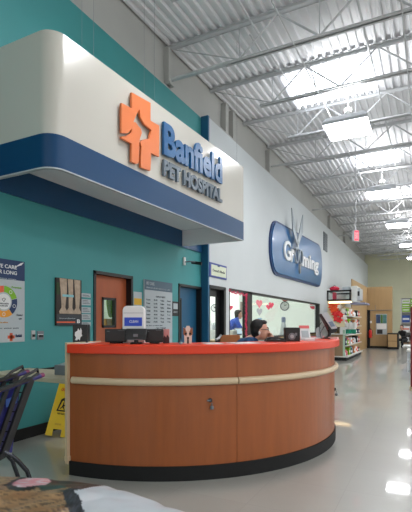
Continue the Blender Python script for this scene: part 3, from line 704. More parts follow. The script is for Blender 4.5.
def person(prefix_label, base, face_dir, m_cl, hip_z=.52, lean=.14, elbowfwd=True, pants=M_darkcl, hair_len=.10, glasses=True, earmark=True, chin_hand=True, skin=M_skin, head_drop=0, shirt_arm=.45, scale=1.0, group=None, hfw=.075, hup=.24, standing=False):
    """seated person; face_dir unit 2D"""
    fx_ = Vector((face_dir[0], face_dir[1], 0)).normalized(); rt = Vector((fx_.y, -fx_.x, 0))      # right-hand side
    B = Vector((base[0], base[1], 0)); t = thing('person', prefix_label, 'person', B, group)
    def Q(f, r, z): return B+(fx_*f+rt*r)*scale+UZ*z*scale
    hip = Q(0, 0, hip_z); sh = Q(lean, 0, hip_z+.46); nk = Q(lean+hfw*.5, 0, hip_z+.46+hup*.35); hd = Q(lean+hfw, 0, hip_z+.46+hup-head_drop)
    sc = scale
    body = MB()
    fr = Matrix((fx_, rt, UZ)).transposed()
    # torso
    body.ell(Q(0, 0, hip_z+.02), (.13*sc, .17*sc, .12*sc), fr)
    body.cap(hip, Q(lean*.5, 0, hip_z+.25), .125*sc, .115*sc).ell(Q(lean*.85, 0, hip_z+.34), (.115*sc, .165*sc, .15*sc), fr)
    body.cap(Q(lean, -.15, hip_z+.44), Q(lean, .15, hip_z+.44), .058*sc, .058*sc)
    body.cap(sh, nk, .06*sc, .052*sc).cap(nk, hd-UZ*.06*sc-fx_*.02*sc, .05*sc, .05*sc)
    # head
    body.ell(hd+UZ*.03*sc-fx_*.012*sc, (.096*sc, .077*sc, .098*sc), fr).ell(hd-UZ*.04*sc+fx_*.025*sc, (.068*sc, .058*sc, .078*sc), fr)
    body.ell(hd-UZ*.095*sc+fx_*.052*sc, (.026*sc, .026*sc, .02*sc), fr)          # chin
    body.cap(hd+UZ*.022*sc+fx_*.084*sc, hd-UZ*.018*sc+fx_*.105*sc, .009*sc, .013*sc, 8).ell(hd-UZ*.02*sc+fx_*.092*sc, (.012*sc, .018*sc, .009*sc), fr)    # nose
    body.ell(hd-UZ*.052*sc+fx_*.082*sc, (.012*sc, .022*sc, .006*sc), fr).ell(hd-UZ*.065*sc+fx_*.079*sc, (.012*sc, .02*sc, .007*sc), fr)   # lips
    body.ell(hd+UZ*.035*sc+fx_*.08*sc, (.012*sc, .045*sc, .009*sc), fr)
    for s_ in (-1, 1): body.ell(hd+rt*s_*.077*sc-fx_*.01*sc-UZ*.005*sc, (.018*sc, .008*sc, .03*sc), fr)
    shirt = MB()
    shirt.ell(Q(0, 0, hip_z+.02), (.145*sc, .185*sc, .12*sc), fr).cap(hip, Q(lean*.5, 0, hip_z+.25), .14*sc, .13*sc)
    shirt.ell(Q(lean*.85, 0, hip_z+.34), (.128*sc, .178*sc, .155*sc), fr).cap(Q(lean, -.155, hip_z+.44), Q(lean, .155, hip_z+.44), .068*sc, .068*sc)
    shirt.cap(sh-UZ*.03*sc, nk-UZ*.025*sc-fx_*.01*sc, .085*sc, .06*sc)
    pant = MB(); shoe = MB()
    for s_ in (-1, 1):
        hp = Q(.02, s_*.095, hip_z-.01); kn, an, toe = (Q(.05, s_*.10, hip_z*.53), Q(0, s_*.10, .09), Q(.16, s_*.11, .045)) if standing else (Q(.43, s_*.12, hip_z), Q(.38, s_*.12, .09), Q(.52, s_*.13, .045))
        body.cap(hp, kn, .085*sc, .058*sc).cap(kn, an, .055*sc, .038*sc).cap(an-UZ*.03*sc, toe, .035*sc, .03*sc)
        pant.cap(hp, kn, .098*sc, .072*sc).cap(kn, an, .07*sc, .055*sc)
        shoe.cap(Q(-.03 if standing else .36, s_*.12, .045), toe, .046*sc, .04*sc)
        sp = Q(lean, s_*.175, hip_z+.42)
        if s_ == 1 and chin_hand:       # near arm: elbow on the desk, hand raised to the mouth
            el = Q(lean+.20, .22, hip_z+.24); wr = hd+fx_*.15*sc-UZ*.115*sc+rt*.02*sc
        elif chin_hand:
            el = Q(lean+.18, -.24, hip_z+.22); wr = Q(lean+.40, -.12, hip_z+.26)
        else:
            el = Q(lean+.12, s_*.26, hip_z+.18); wr = Q(lean+.36, s_*.12, hip_z+.2+.05*s_)
        body.cap(sp, el, .046*sc, .037*sc).cap(el, wr, .037*sc, .024*sc)
        m_ = sp+(el-sp)*.72 if shirt_arm < 1 else el
        shirt.cap(sp, m_, .062*sc, .056*sc)
        if shirt_arm >= 1: shirt.cap(el, el+(wr-el)*.85, .054*sc, .038*sc)
        if s_ == 1 and chin_hand: hand(body, wr, (-fx_*.35+UZ*.75), -fx_*.8-UZ*.2, rt*-.6-fx_*.4, .95*sc, 1.0)
        else: hand(body, wr, fx_+UZ*-.1, -UZ, -rt*s_, .95*sc, .35)
    b = organic('body', body, .0075, skin, t, 3)
    organic('shirt', shirt, .012, m_cl, t, 5); organic('trousers', pant, .014, pants, t, 4); organic('shoes', shoe, .012, M_blackmat, t, 3)
    # hair: a cap clear of the face, longer at the back
    hr = MB(); hr.ell(hd+UZ*.052*sc-fx_*.034*sc, (.094*sc, .088*sc, .090*sc), fr).ell(hd+UZ*.098*sc+fx_*.03*sc, (.05*sc, .062*sc, .032*sc), fr).ell(hd+UZ*.0*sc-fx_*.052*sc, (.07*sc, .084*sc, .085*sc), fr)
    hr.ell(hd-UZ*.06*sc-fx_*.075*sc, (.04*sc, .06*sc, .05*sc), fr)
    for s_ in (-1, 1): hr.cap(hd+UZ*.05*sc-fx_*.01*sc+rt*s_*.075*sc, hd-UZ*.02*sc+rt*s_*.08*sc-fx_*.04*sc, .018*sc, .012*sc)
    organic('hair', hr, .008, M_hair, t, 3)
    for s_ in (-1, 1):
        e = MB().ell(hd+UZ*.014*sc+fx_*.077*sc+rt*s_*.03*sc, (.010*sc, .013*sc, .009*sc), fr, 12, 8).build('eye', M_paper, t, smooth=True)
        MB().ell(hd+UZ*.014*sc+fx_*.085*sc+rt*s_*.03*sc, (.004*sc, .006*sc, .006*sc), fr, 10, 6).build('iris', M_hair, e, smooth=True)
        MB().tube([hd+UZ*.034*sc+fx_*.089*sc+rt*s_*.014*sc, hd+UZ*.040*sc+fx_*.088*sc+rt*s_*.03*sc, hd+UZ*.034*sc+fx_*.078*sc+rt*s_*.048*sc], .0035*sc, 6).build('eyebrow', M_hair, t)
    MB().ell(hd-UZ*.058*sc+fx_*.085*sc, (.011*sc, .021*sc, .008*sc), fr, 12, 8).build('lips', mat('lip_red', (186, 84, 84), .5), t, smooth=True)
    if glasses:
        gl = MB()
        for s_ in (-1, 1):
            c = hd+UZ*.014*sc+fx_*.098*sc+rt*s_*.031*sc
            gl.tube([c+rt*.026*sc*math.cos(a)*1+UZ*.018*sc*math.sin(a)-fx_*.006*abs(math.cos(a))*sc for a in [2*PI*i/16 for i in range(16)]], .0028*sc, 6, True)
            gl.tube([c+rt*s_*.026*sc-fx_*.006*sc, hd+rt*s_*.08*sc+UZ*.012*sc-fx_*.01*sc], .0028*sc, 6)
        gl.tube([hd+UZ*.018*sc+fx_*.099*sc-rt*.006*sc, hd+UZ*.018*sc+fx_*.099*sc+rt*.006*sc], .0028*sc, 6)
        gl.build('glasses', M_black, t)
    if earmark:
        MB().ell(hd+rt*.088*sc-fx_*.012*sc-UZ*.028*sc, (.012*sc, .006*sc, .022*sc), fr, 12, 8).build('earring', M_paper, t, smooth=True)
    return t, hd
hp_ = PD(260.5, 330.5, 5.3)
fd = Vector((CC*.97+SS*.0, SS*.97)); fd = Vector((CC, SS)).normalized(); fd = Vector((fd.x*math.cos(-.12)-fd.y*math.sin(-.12), fd.x*math.sin(-.12)+fd.y*math.cos(-.12)))
lean = .20
lean = .40; base = Vector((hp_.x, hp_.y))-fd*(lean+.14)
PERS, hd = person('woman with dark hair and glasses in navy scrubs, hand at her mouth behind the counter', base, fd, M_scrub, hip_z=hp_.z-.585, lean=lean, hfw=.14, hup=.125)
# her stool
st = thing('office_stool', 'office stool under the woman seated behind the counter', 'stool', (base.x, base.y, 0))
zs_ = hp_.z-.585-.12
MB().lathe([(.2, zs_-.07), (.22, zs_-.05), (.22, zs_-.01), (.19, zs_)], (base.x, base.y, 0), 28).build('seat', M_black, st, smooth=True)
MB().tube([(base.x, base.y, .1), (base.x, base.y, zs_-.06)], .025, 12).build('column', M_chromed, st)
for k in range(5):
    a = 2*PI*k/5+.3; e = Vector((base.x+.26*math.cos(a), base.y+.26*math.sin(a), .07))
    l_ = MB().tube([(base.x, base.y, .11), e], [.022, .016], 8).build('leg', M_black, st)
    MB().lathe([(.025, -.012), (.025, .012)], (e.x, e.y, .026), 12, (-math.sin(a), math.cos(a), 0)).build('caster', M_blackmat, l_)
# tan office chair (empty) left of her
pc = PD(229.5, 337, 5.9)
ch = thing('office_chair', 'empty office chair with curved tan wood back left of the woman', 'chair', (pc.x, pc.y, 0))
ex = Vector((CC, SS, 0)); ey = Vector((-SS, CC, 0)); q = 5.9/F
def CP(u, v, dd=0): p = PD(u, v, 5.9); return p+ey*dd
poly = [(-9.5, -12), (-9.5, -3), (-8.5, .5), (-6, 2), (8, 2.2), (10.5, 1.6), (11, -12)]
MB().prism([(x*q, y*q) for x, y in poly], pc+UZ*0, ex, UZ, ey*.03).build('backrest', mat('tan_wood', (178, 108, 62), .45, noise=.06), ch, bevel=.006)
MB().tube([pc+ex*q*-14+UZ*q*-2.4-ey*.1, pc+ex*q*-11+UZ*q*-1.5-ey*.05, pc+ex*q*-9.5+UZ*q*.5, pc+ex*q*-8+UZ*q*2.4], .016, 10).build('armrest', M_lgray, ch, smooth=True)
MB().lathe([(.22, .44), (.24, .46), (.24, .50), (.2, .52)], (pc.x-ey.x*.22, pc.y-ey.y*.22, 0), 28).build('seat', M_black, ch, smooth=True)
MB().bar(pc-UZ*.12+ey*.02, Vector((pc.x, pc.y, .47))-ey*.1, .05, .015).build('back_support', M_black, ch)
cb = Vector((pc.x, pc.y, 0))-ey*.22
MB().tube([cb+UZ*.1, cb+UZ*.45], .025, 12).build('column', M_chromed, ch)
for k in range(5):
    a = 2*PI*k/5; e = cb+Vector((.27*math.cos(a), .27*math.sin(a), .07))
    l_ = MB().tube([cb+UZ*.11, e], [.022, .016], 8).build('leg', M_black, ch)
    MB().lathe([(.025, -.012), (.025, .012)], (e.x, e.y, .026), 12, (-math.sin(a), math.cos(a), 0)).build('caster', M_blackmat, l_)

exec_wall = True
# ------------------------------------------------------------------ wall things on the teal wall
XW = W1+.002
def yz(u, v, X=XW): p = PX(u, v, X); return p.y, p.z
def panel(y0, y1, z0, z1, th=.012, X=W1): return MB().box(X, X+th, y0, y1, z0, z1)
AY = (0, 1, 0); AZ = (0, 0, 1); DX = (.003, 0, 0)
# care poster
y1, zt = yz(24, 262); _, zh = yz(24, 281.3); _, zb = yz(23, 341); y0 = y1-1.05
zb = yz(24, 341.5)[1]
t = thing('care_poster', 'large white wall poster with navy header and coloured ring chart', 'poster', (W1, y0, zb))
panel(y0, y1, zb, zt).build('poster_sheet', M_papg, t)
MB().box(W1+.012, W1+.014, y0, y1, zh, zt).build('navy_header', M_seg_n, t)
hx = W1+.0145
def wtext(body, y0, y1, z0, h, m, par, bold=.0, X=hx, nm='printed_text'):
    return MB().text(body, (X, y0, z0), AY, AZ, DX, y1-y0, h, bold).build(nm, m, par)
yr = yz(16, 0)[0]
wtext('PROACTIVE CARE', yr-.52, yr, zt-.10, .042, M_paper, t, .01); wtext('FOR YOUR LONG', yr-.50, yr, zt-.165, .042, M_paper, t, .01)
wtext('healthy habits for every stage', yr-.62, yr-.01, zt-.225, .018, M_papg, t)
cy_, cz_ = yz(3.2, 301.6); ro = .175; ri = .105
segs = [(M_green, 15, 88), (M_seg_n, -50, 13), (M_seg_o, -130, -52), (mat('teal_print', (40, 140, 150), .6), 165, 228), (M_seg_r, 90, 163)]
for m_, a, b in segs:
    a, b = math.radians(a), math.radians(b); n = 14
    poly = [(ro*math.cos(a+(b-a)*i/n), ro*math.sin(a+(b-a)*i/n)) for i in range(n+1)]+[(ri*math.cos(b-(b-a)*i/n), ri*math.sin(b-(b-a)*i/n)) for i in range(n+1)]
    sg = MB().prism(poly, (W1+.012, cy_, cz_), AY, AZ, (.002, 0, 0)).build('chart_segment', m_, t)
    am = (a+b)/2; rm = (ro+ri)/2
    MB().tube([(W1+.015, cy_+rm*math.cos(am)+.018*math.cos(k*PI/6), cz_+rm*math.sin(am)+.018*math.sin(k*PI/6)) for k in range(12)], .003, 6, True).build('segment_icon', M_paper, sg)
MB().lathe([(.088, 0), (.088, .002)], (W1+.012, cy_, cz_), 32, (1, 0, 0)).build('chart_centre', M_paper, t)
wtext('WELLNESS', cy_-.06, cy_+.06, cz_-.03, .016, M_print, t); wtext('FOR LIFE', cy_-.05, cy_+.05, cz_-.055, .016, M_print, t)
MB().tube([(W1+.015, cy_-.02, cz_+.02), (W1+.015, cy_, cz_+.0), (W1+.015, cy_+.02, cz_+.03), (W1+.015, cy_+.0, cz_+.04), (W1+.015, cy_-.02, cz_+.03)], .003, 6, True).build('heart_icon', M_print, t)
wtext('Prevention', yz(11, 0)[0], yz(20.5, 0)[0], yz(16, 288.5)[1], .022, M_green, t)
wtext('Dental', yz(16, 0)[0], yz(21.5, 0)[0], yz(18, 316)[1], .022, M_print, t); wtext('care', yz(18, 0)[0], yz(21, 0)[0], yz(18, 319.5)[1], .016, M_print, t)
wtext('Nutrition advice', cy_-.12, yz(7, 0)[0], yz(3, 323)[1], .016, M_seg_o, t)
wtext('Talk with us about a plan for your pet', y0+.1, yz(18, 0)[0], yz(10, 329)[1], .018, M_print, t)
gy, gz = yz(10.5, 337)
MB().box(W1+.012, W1+.0145, gy-.018, gy+.018, gz-.045, gz+.045).box(W1+.012, W1+.0145, gy-.045, gy+.045, gz-.018, gz+.018).build('printed_cross', M_seg_r, t)
wtext('Banfield', gy+.06, yz(21, 0)[0], gz-.005, .035, M_seg_n, t, .01)
# curled glossy corner
MB().prism([(0, 0), (.05, .022), (.10, .04), (.135, .075), (.09, .062), (.03, .02)], (W1+.015, y1-.15, zt-.085), AY, AZ, (.004, 0, 0)).build('curled_corner', M_paper, t)

# paws poster
ya, z1 = yz(54.8, 277.5); yb, _ = yz(80, 280); _, z0 = yz(55, 325.5)
t = thing('paw_poster', 'framed canvas photo of three furry cat legs with dark caption strip', 'poster', (W1, ya, z0))
panel(ya, yb, z0, z1, .03).build('canvas', mat('photo_dark_brown', (44, 34, 30), .6, noise=.4, nscale=9), t)
X2 = W1+.03; hgt = z1-z0; wd = yb-ya
M_fur = mat('cream_fur_print', (178, 158, 138), .8, noise=.18, nscale=20)
for cx_, wt in ((.26, .13), (.54, .10), (.82, .12)):
    ft = MB(); by = z0+hgt*.25
    ft.prism([(wd*(cx_-.14), 0), (wd*(cx_+.13), 0), (wd*(cx_+.15), hgt*.04), (wd*(cx_+.07), hgt*.13), (wd*(cx_+wt), hgt*.45), (wd*(cx_+wt*1.0), hgt*.745), (wd*(cx_-wt*1.1), hgt*.745), (wd*(cx_-wt*.8), hgt*.45), (wd*(cx_-.07), hgt*.13), (wd*(cx_-.16), hgt*.05)], (X2, ya, by), AY, AZ, (.003, 0, 0)).build('leg_print', M_fur, t)
MB().box(X2+.003, X2+.005, ya+wd*.22, ya+wd*.66, z0+hgt*.61, z0+hgt*.66).build('collar_print', mat('light_blue_print', (130, 190, 200), .6), t)
MB().box(X2, X2+.002, ya+wd*.0, ya+wd*.12, z0+hgt*.65, z0+hgt*.9).build('foliage_print', mat('dark_green_print', (40, 62, 30), .7), t)
MB().box(X2, X2+.004, ya, yb, z0, z0+hgt*.235).build('caption_strip', mat('slate_print', (40, 46, 54), .5), t)
MB().box(X2+.004, X2+.006, ya, ya+wd*.72, z0+hgt*.055, z0+hgt*.085).build('red_bar', M_seg_r, t)
wtext('Give your pet a lifetime of care', ya+wd*.1, ya+wd*.72, z0+hgt*.13, .022, M_papg, t, X=X2+.004)
wtext('B', ya+wd*.80, ya+wd*.92, z0+hgt*.05, .05, M_paper, t, .02, X=X2+.004)
# stacked notices
for i, (va, vb) in enumerate(((293, 297), (299, 305), (307, 313), (314, 320), (322, 326))):
    a, zt = yz(81.5, va); b, _ = yz(90.6, va); zb = yz(81.5, vb)[1]
    t = thing('wall_notice', ordn[i].replace('nearest', 'topmost')+(' from top' if i else '')+' white paper notice stacked beside the orange door', 'notice', (W1, a, zb), 'white notices beside the orange door')
    panel(a, b, zb, zt, .003).build('sheet', M_papg, t)
    for k in range(3 if i else 2):
        zz = zb+(zt-zb)*(.25+.25*k); MB().box(W1+.003, W1+.004, a+.02, b-.02-.02*k, zz, zz+.006).build('text_line', M_print, t)
# switch plates
for i, (ua, ub, va, vb) in enumerate(((31, 35, 330.5, 339.5), (37, 43.5, 331, 339.8))):
    a, zt = yz(ua, va); b, _ = yz(ub, va); zb = yz(ua, vb)[1]
    t = thing('wall_plate', ['narrow metal switch plate with black toggle on teal wall', 'wider dark metal outlet plate on teal wall'][i], 'plate', (W1, a, zb))
    panel(a, b, zb, zt, .008).build('plate', (M_silver, M_mgray)[i], t, bevel=.002)
    MB().box(W1+.008, W1+.02, a+(b-a)*.3, a+(b-a)*.8, zb+.03, zb+.06).build('toggle', M_black, t)
    if i: MB().box(W1+.008, W1+.012, a+.012, b-.012, zb+.058, zb+.066).build('socket_mark', M_paper, t)
# yellow notice
a, zt = yz(133.6, 291.5); b, _ = yz(141.8, 292.5); zb = yz(134, 307)[1]
t = thing('yellow_notice', 'white notice with yellow middle block between orange door and price board', 'notice', (W1, a, zb))
panel(a, b, zb, zt, .004).build('sheet', M_papg, t); MB().box(W1+.004, W1+.006, a+.01, b-.01, zb+(zt-zb)*.15, zb+(zt-zb)*.58).build('yellow_block', mat('amber_print', (220, 170, 40), .6), t)
# price board
a, zt = yz(143.2, 279.2); b, _ = yz(171, 283); zb = yz(143.5, 345)[1]; zh = yz(143.5, 289.5)[1]
t = thing('price_board', 'tall white price list board with slate header beside the black sign', 'board', (W1, a, zb))
panel(a, b, zb, zt, .03).build('board', M_papg, t, bevel=.003); MB().box(W1+.03, W1+.032, a, b, zh, zt).build('slate_header', mat('slate_blue', (70, 92, 108), .5), t)
X3 = W1+.032
wtext('PET CARE', a+.05, a+.28, zt-.085, .05, M_papg, t, .01, X=X3); wtext('PRICES AND SERVICES LIST', a+.05, b-.08, zt-.14, .02, M_papg, t, X=X3)
X3 = W1+.03; wd = b-a
wtext('OFFICE VISITS', a+wd*.38, a+wd*.72, zh-.115, .028, M_print, t, .01, X=X3)
rows = [('Exam','45.95','Canine','Dental'), ('Puppy','62.95','Feline','Vaccine'), ('Kitten','58.95','Rabies','Nail trim'), ('Adult','39.95','Bordet','Blood'), ('Senior','49.95','Heart','X-ray'), ('Recheck','29.95','Flea','Urine'), ('Other','19.95','Tick','Chip')]
for i, rw in enumerate(rows):
    z_ = zh-.175-i*.062
    for j, s_ in enumerate(rw): wtext(s_, a+wd*(.06+.245*j), a+wd*(.06+.245*j+.13), z_, .027, M_print, t, .01, X=X3)
    if i < 6: MB().box(X3, X3+.002, a+.04, b-.04, z_-.018, z_-.015).build('rule_line', mat('rule_grey', (140, 148, 152), .7), t)
zz = zh-.175-6*.062
wtext('Ask about our wellness plans', a+.04, a+wd*.62, zz-.06, .02, M_print, t, X=X3); wtext('CALL TODAY', a+wd*.38, a+wd*.75, zz-.115, .035, M_print, t, .015, X=X3); wtext('open every day of the week', a+wd*.2, a+wd*.85, zz-.16, .02, M_print, t, X=X3)
# black sign plate
a, zt = yz(172, 301.3); b, _ = yz(178, 302); zb = yz(172, 316)[1]
t = thing('room_sign', 'small black room sign between price board and blue door', 'sign', (W1, a, zb))
panel(a, b, zb, zt, .012).build('plate', M_black, t, bevel=.002); MB().box(W1+.012, W1+.014, a+.03, b-.03, zt-.14, zt-.035).build('photo_insert', M_papg, t)
wtext('EXAM 2', a+.04, b-.04, zb+.06, .03, M_papg, t, X=W1+.012)
# security camera
a, z_ = yz(183.8, 261)
t = thing('security_camera', 'small wall camera on white bracket above the blue door', 'camera', (W1, a, z_))
MB().box(W1, W1+.03, a-.035, a+.035, z_-.08, z_+.07).build('bracket', M_paper, t, bevel=.006)
MB().tube([(W1+.03, a, z_-.02), (W1+.12, a+.03, z_-.01), (W1+.2, a+.10, z_-.02)], .012, 8).build('arm', M_mgray, t)
MB().tube([(W1+.12, a+.10, z_-.02), (W1+.30, a+.14, z_-.05)], [.03, .03], 12).lathe([(.034, 0), (.034, .02)], (W1+.29, a+.14, z_-.05), 12, (.9, .2, -.15)).build('camera_body', M_black, t)

# small sign over the salon door
XQ = W2+.001
a, zt = yz(208.7, 262, XQ); b, _ = yz(226, 266, XQ); zb = yz(209, 276.5, XQ)[1]; zt = yz(209, 261.8, XQ)[1]
t = thing('door_sign', 'blue framed cream sign above the glazed salon door', 'sign', (W2, a, zb))
panel(a, b, zb, zt, .02, W2).build('sign_frame', mat('sign_blue', (44, 62, 140), .45), t, bevel=.003)
MB().box(W2+.02, W2+.023, a+.08, b-.035, zb+.035, zt-.04).build('sign_face', mat('cream_print', (214, 220, 196), .6), t)
wtext("Dental's Media", a+.15, b-.11, (zb+zt)/2-.03, .055, M_print, t, .005, X=W2+.023)
MB().box(W2+.02, W2+.025, (a+b)/2-.05, (a+b)/2+.05, zt-.06, zt-.03).build('sign_tab', M_seg_n, t)

# grooming sign
t = thing('grooming_sign', 'large blue rounded Grooming sign with silver scissors on the white wall', 'sign', (W2, 15, 3.6))
def ypos(u, v): p = PX(u, v, W2+.06); return p.y, p.z
bl = [ypos(*q) for q in ((278, 221.3), (318.5, 244), (316, 286), (279.5, 276))]
ya, yb = ypos(270.6, 245)[0], ypos(322, 262)[0]; yi0, yi1 = bl[0][0], bl[1][0]
zt0, zt1 = bl[0][1], bl[1][1]; zb0, zb1 = bl[3][1], bl[2][1]
def sg_out(s_):
    pts = []; zc_ = (zt0+zb0)/2
    n = 14; tl = (yi0, zt0); 
    L = [(yi0, zt0-s_), (yi1, zt1-s_)]
    hr_ = (zt1-zb1)/2-s_; cz = (zt1+zb1)/2
    R_ = [(yi1+(yb-yi1-s_)*math.sin(PI*i/n)**.8, cz+hr_*math.cos(PI*i/n)) for i in range(1, n)]
    cz0 = (zt0+zb0)/2; h0 = (zt0-zb0)/2-s_
    Lf = [(yi0-(yi0-ya-s_)*math.sin(PI*i/n)**.8, cz0-h0*math.cos(PI*i/n)) for i in range(1, n)]
    return L+R_+[(yi1, zb1+s_), (yi0, zb0+s_)]+Lf
def gmat():
    return mat('sign_gloss_blue', (22, 94, 148), .28, coat=.4)
MB().prism(sg_out(0), (W2+.0, 0, 0), AY, AZ, (.05, 0, 0)).build('backer_panel', mat('sign_edge_navy', (20, 52, 100), .4), t)
MB().prism(sg_out(.07), (W2+.05, 0, 0), AY, AZ, (.03, 0, 0)).build('face_panel', gmat(), t)
# lettering
XG = W2+.085
M_scis = mat('satin_scissor_steel', (150, 158, 164), .4, metal=.4)
def gp(x, y): p = PX(265+x/5.69, 200+y/5.69, XG); return (p.y, p.z)
def gtext(body, q0, q1, qt, nm='sign_lettering', m=M_paper, bold=.02):
    (a, za), (b, zb_), (_, zt_) = gp(*q0), gp(*q1), gp(*qt)
    MB().text(body, (XG, a, za), (0, 1, (zb_-za)/(b-a)), AZ, (.04, 0, 0), b-a, zt_-za, bold).build(nm, m, t)
gtext('G', (104, 337), (142, 350), (104, 222)); gtext('r', (144, 352), (162, 358), (144, 276))
gtext('ming', (207, 402), (300, 432), (207, 296), bold=.03)
for cx_, cy_ in ((172, 318), (196, 328)):
    a, z_ = gp(cx_, cy_); ry = abs(gp(cx_+9, 0)[0]-a); rz_ = abs(gp(cx_, cy_-40)[1]-z_)
    MB().tube([(XG+.05, a+ry*math.cos(k*PI/12), z_+rz_*math.sin(k*PI/12)) for k in range(24)], .035, 8, True).build('scissor_ring', M_scis, t, smooth=True)
def gpt(x, y, o=.1): p = PX(265+x/5.69, 200+y/5.69, XG+o); return (XG+o, p.y, p.z)
for (x0, y0_), (x1, y1_), (x2, y2_) in (((188, 282), (160, 175), (149, 45)), ((176, 282), (200, 175), (212, 85))):
    P0, P1_, P2_ = Vector(gpt(x0, y0_)), Vector(gpt(x1, y1_)), Vector(gpt(x2, y2_))
    wv = .26
    m_ = MB(); Y_ = Vector((0, 1, 0))
    m_.add([P0-Y_*.07, P0+Y_*.07, P1_+Y_*wv, P2_, P1_-Y_*.1*1.2, P0-Y_*.07+Vector((.03,0,0)), P0+Y_*.07+Vector((.03,0,0)), P1_+Y_*wv+Vector((.03,0,0)), P2_+Vector((.03,0,0)), P1_-Y_*.12+Vector((.03,0,0))], [(0,1,2,3,4),(9,8,7,6,5),(0,1,6,5),(1,2,7,6),(2,3,8,7),(3,4,9,8),(4,0,5,9)])
    m_.build('scissor_blade', M_scis, t)
MB().lathe([(.07, 0), (.07, .05)], Vector(gpt(182, 258)), 16, (1, 0, 0)).build('scissor_pivot', M_lgray, t)
MB().tube([gpt(197, 365, .05), gpt(200, 418, .05)], [.05, .03], 8).build('finger_rest', M_silver, t)
# vent
a, zt = yz(323.3, 231.5, XQ); b, _ = yz(326.8, 0, XQ); zb = yz(323.3, 250, XQ)[1]
t = thing('wall_vent', 'tall narrow grey louvre vent right of the Grooming sign', 'vent', (W2, a, zb))
panel(a, b, zb, zt, .03, W2).build('frame', M_mgray, t)
for k in range(8):
    z_ = zb+(zt-zb)*(k+.5)/8; MB().box(W2+.03, W2+.045, a+.05, b-.05, z_-.03, z_+.01).build('slat', M_mgray, t)

# exit sign on a drop rod
d = 13.0; p = PD(355.5, 236, d)
t = thing('exit_sign', 'white boxed exit sign with red face hanging from a long rod', 'sign', (p.x, p.y, p.z), rz=0)
s_ = d/F; wE = 7.2*s_/1.2
MB().box(-.06, .06, -wE/2, wE/2, -5.5*s_, 5.5*s_).build('housing', M_paper, t, bevel=.01, local=True)
MB().box(.06, .066, -wE/2+.02, wE/2-.02, -5*s_, 5*s_).build('red_face', mat('exit_red', (235, 90, 110), .5, emit=.5), t, local=True)
MB().text('EXIT', (.066, -wE/2+.04, -.09), (0, 1, 0), (0, 0, 1), (.004, 0, 0), wE-.08, .18, .02).build('exit_text', mat('exit_text_pale', (250, 190, 195), .5, emit=.4), t, local=True)
MB().tube([(0, 0, 5.4*s_), (0, 0, zc(p.y)-p.z)], .018, 8).build('drop_rod', M_steel, t, local=True)
t.rotation_euler = (0, 0, -math.radians(52))

# ------------------------------------------------------------------ things in the salon windows
def heart(w_, h_): 
    pts = []
    for i in range(28):
        a = 2*PI*i/28; x = 16*math.sin(a)**3; y = 13*math.cos(a)-5*math.cos(2*a)-2*math.cos(3*a)-math.cos(4*a); pts.append((x/32*w_, y/30*h_))
    return pts
XI = W2-.063
def wheart(u, v, wpx, hpx, m, lab, grp=None):
    p = PX(u, v, XI); a = PX(u-wpx/2, v, XI); b = PX(u+wpx/2, v, XI); hgt = hpx*(p.x*-SS+p.y*CC)/F
    o = MB().prism(heart(b.y-a.y, hgt), p, AY, AZ, (.006, 0, 0)).build('heart_cutout', m); tag(o, lab, 'heart', grp); return o
wheart(259.2, 303.5, 6.2, 9, M_lpink, 'pink pointed paper heart at top of a hanging heart string', 'paper hearts on salon glass')
wheart(259.4, 311.5, 5.4, 8, M_lgray, 'silver paper heart in the middle of the hanging heart string', 'paper hearts on salon glass')
wheart(259.6, 319.5, 4.2, 4, mat('pale_blue_paper', (150, 196, 220), .6), 'pale blue paper heart at bottom of the hanging heart string', 'paper hearts on salon glass')
wheart(268.4, 307, 4.6, 5.5, M_pink, 'small left heart of the red paper heart pair', 'paper hearts on salon glass')
wheart(271.2, 305, 5, 6.5, M_pink, 'larger right heart of the red paper heart pair', 'paper hearts on salon glass')
wheart(230.6, 307.5, 4.4, 5, M_pink, 'red outline paper heart in the small salon window', 'paper hearts on salon glass')
p = PY(313.5, 305.5, 18.59)
t = thing('paper_medallion', 'round red and white paper medallion at right of salon window', 'decoration', p)
MB().lathe([(.16, 0), (.16, .006)], p, 24, (0, -1, 0)).build('disc', M_pink, t)
MB().box(p.x-.17, p.x+.17, p.y-.012, p.y-.006, p.z-.03, p.z+.03).build('white_stripe', M_paper, t)
for k in range(3): pass
# clocks
def clock(u, v, wpx, Y, lab):
    p = PY(u, v, Y); r = wpx/2*(p.x*-SS+p.y*CC)/F
    t = thing('wall_clock', lab, 'clock', p)
    MB().tube([(p.x+r*math.cos(k*PI/12), Y-.02, p.z+r*math.sin(k*PI/12)) for k in range(24)], r*.12, 8, True).build('rim', M_mgray, t, smooth=True)
    fc = MB().lathe([(r, 0), (r, .015)], p, 28, (0, -1, 0)).build('dial', M_paper, t)
    MB().bar((p.x, Y-.02, p.z), (p.x+r*.45, Y-.02, p.z+r*.3), .012, .02).bar((p.x, Y-.02, p.z), (p.x-r*.15, Y-.02, p.z+r*.7), .01, .014).build('hands', M_blackmat, fc)
XC = W2-.70
clock(284.8, 306, 8.5, 18.6, 'round grey wall clock seen through the big salon window')
clock(214.6, 308, 7, 12.5, 'round wall clock seen through the glazed salon door')
# banner above clock
p = PX(285, 298.5, XC)
tag(MB().tube([PY(281.5, 298.5, 18.56), PY(283, 300, 18.56), PY(285, 301, 18.56), PY(287, 300.3, 18.56), PY(288.5, 299.5, 18.56)], .03, 8).build('paper_garland', mat('brick_red_paper', (170, 90, 80), .7)), 'small red paper swag above the salon clock', 'garland')
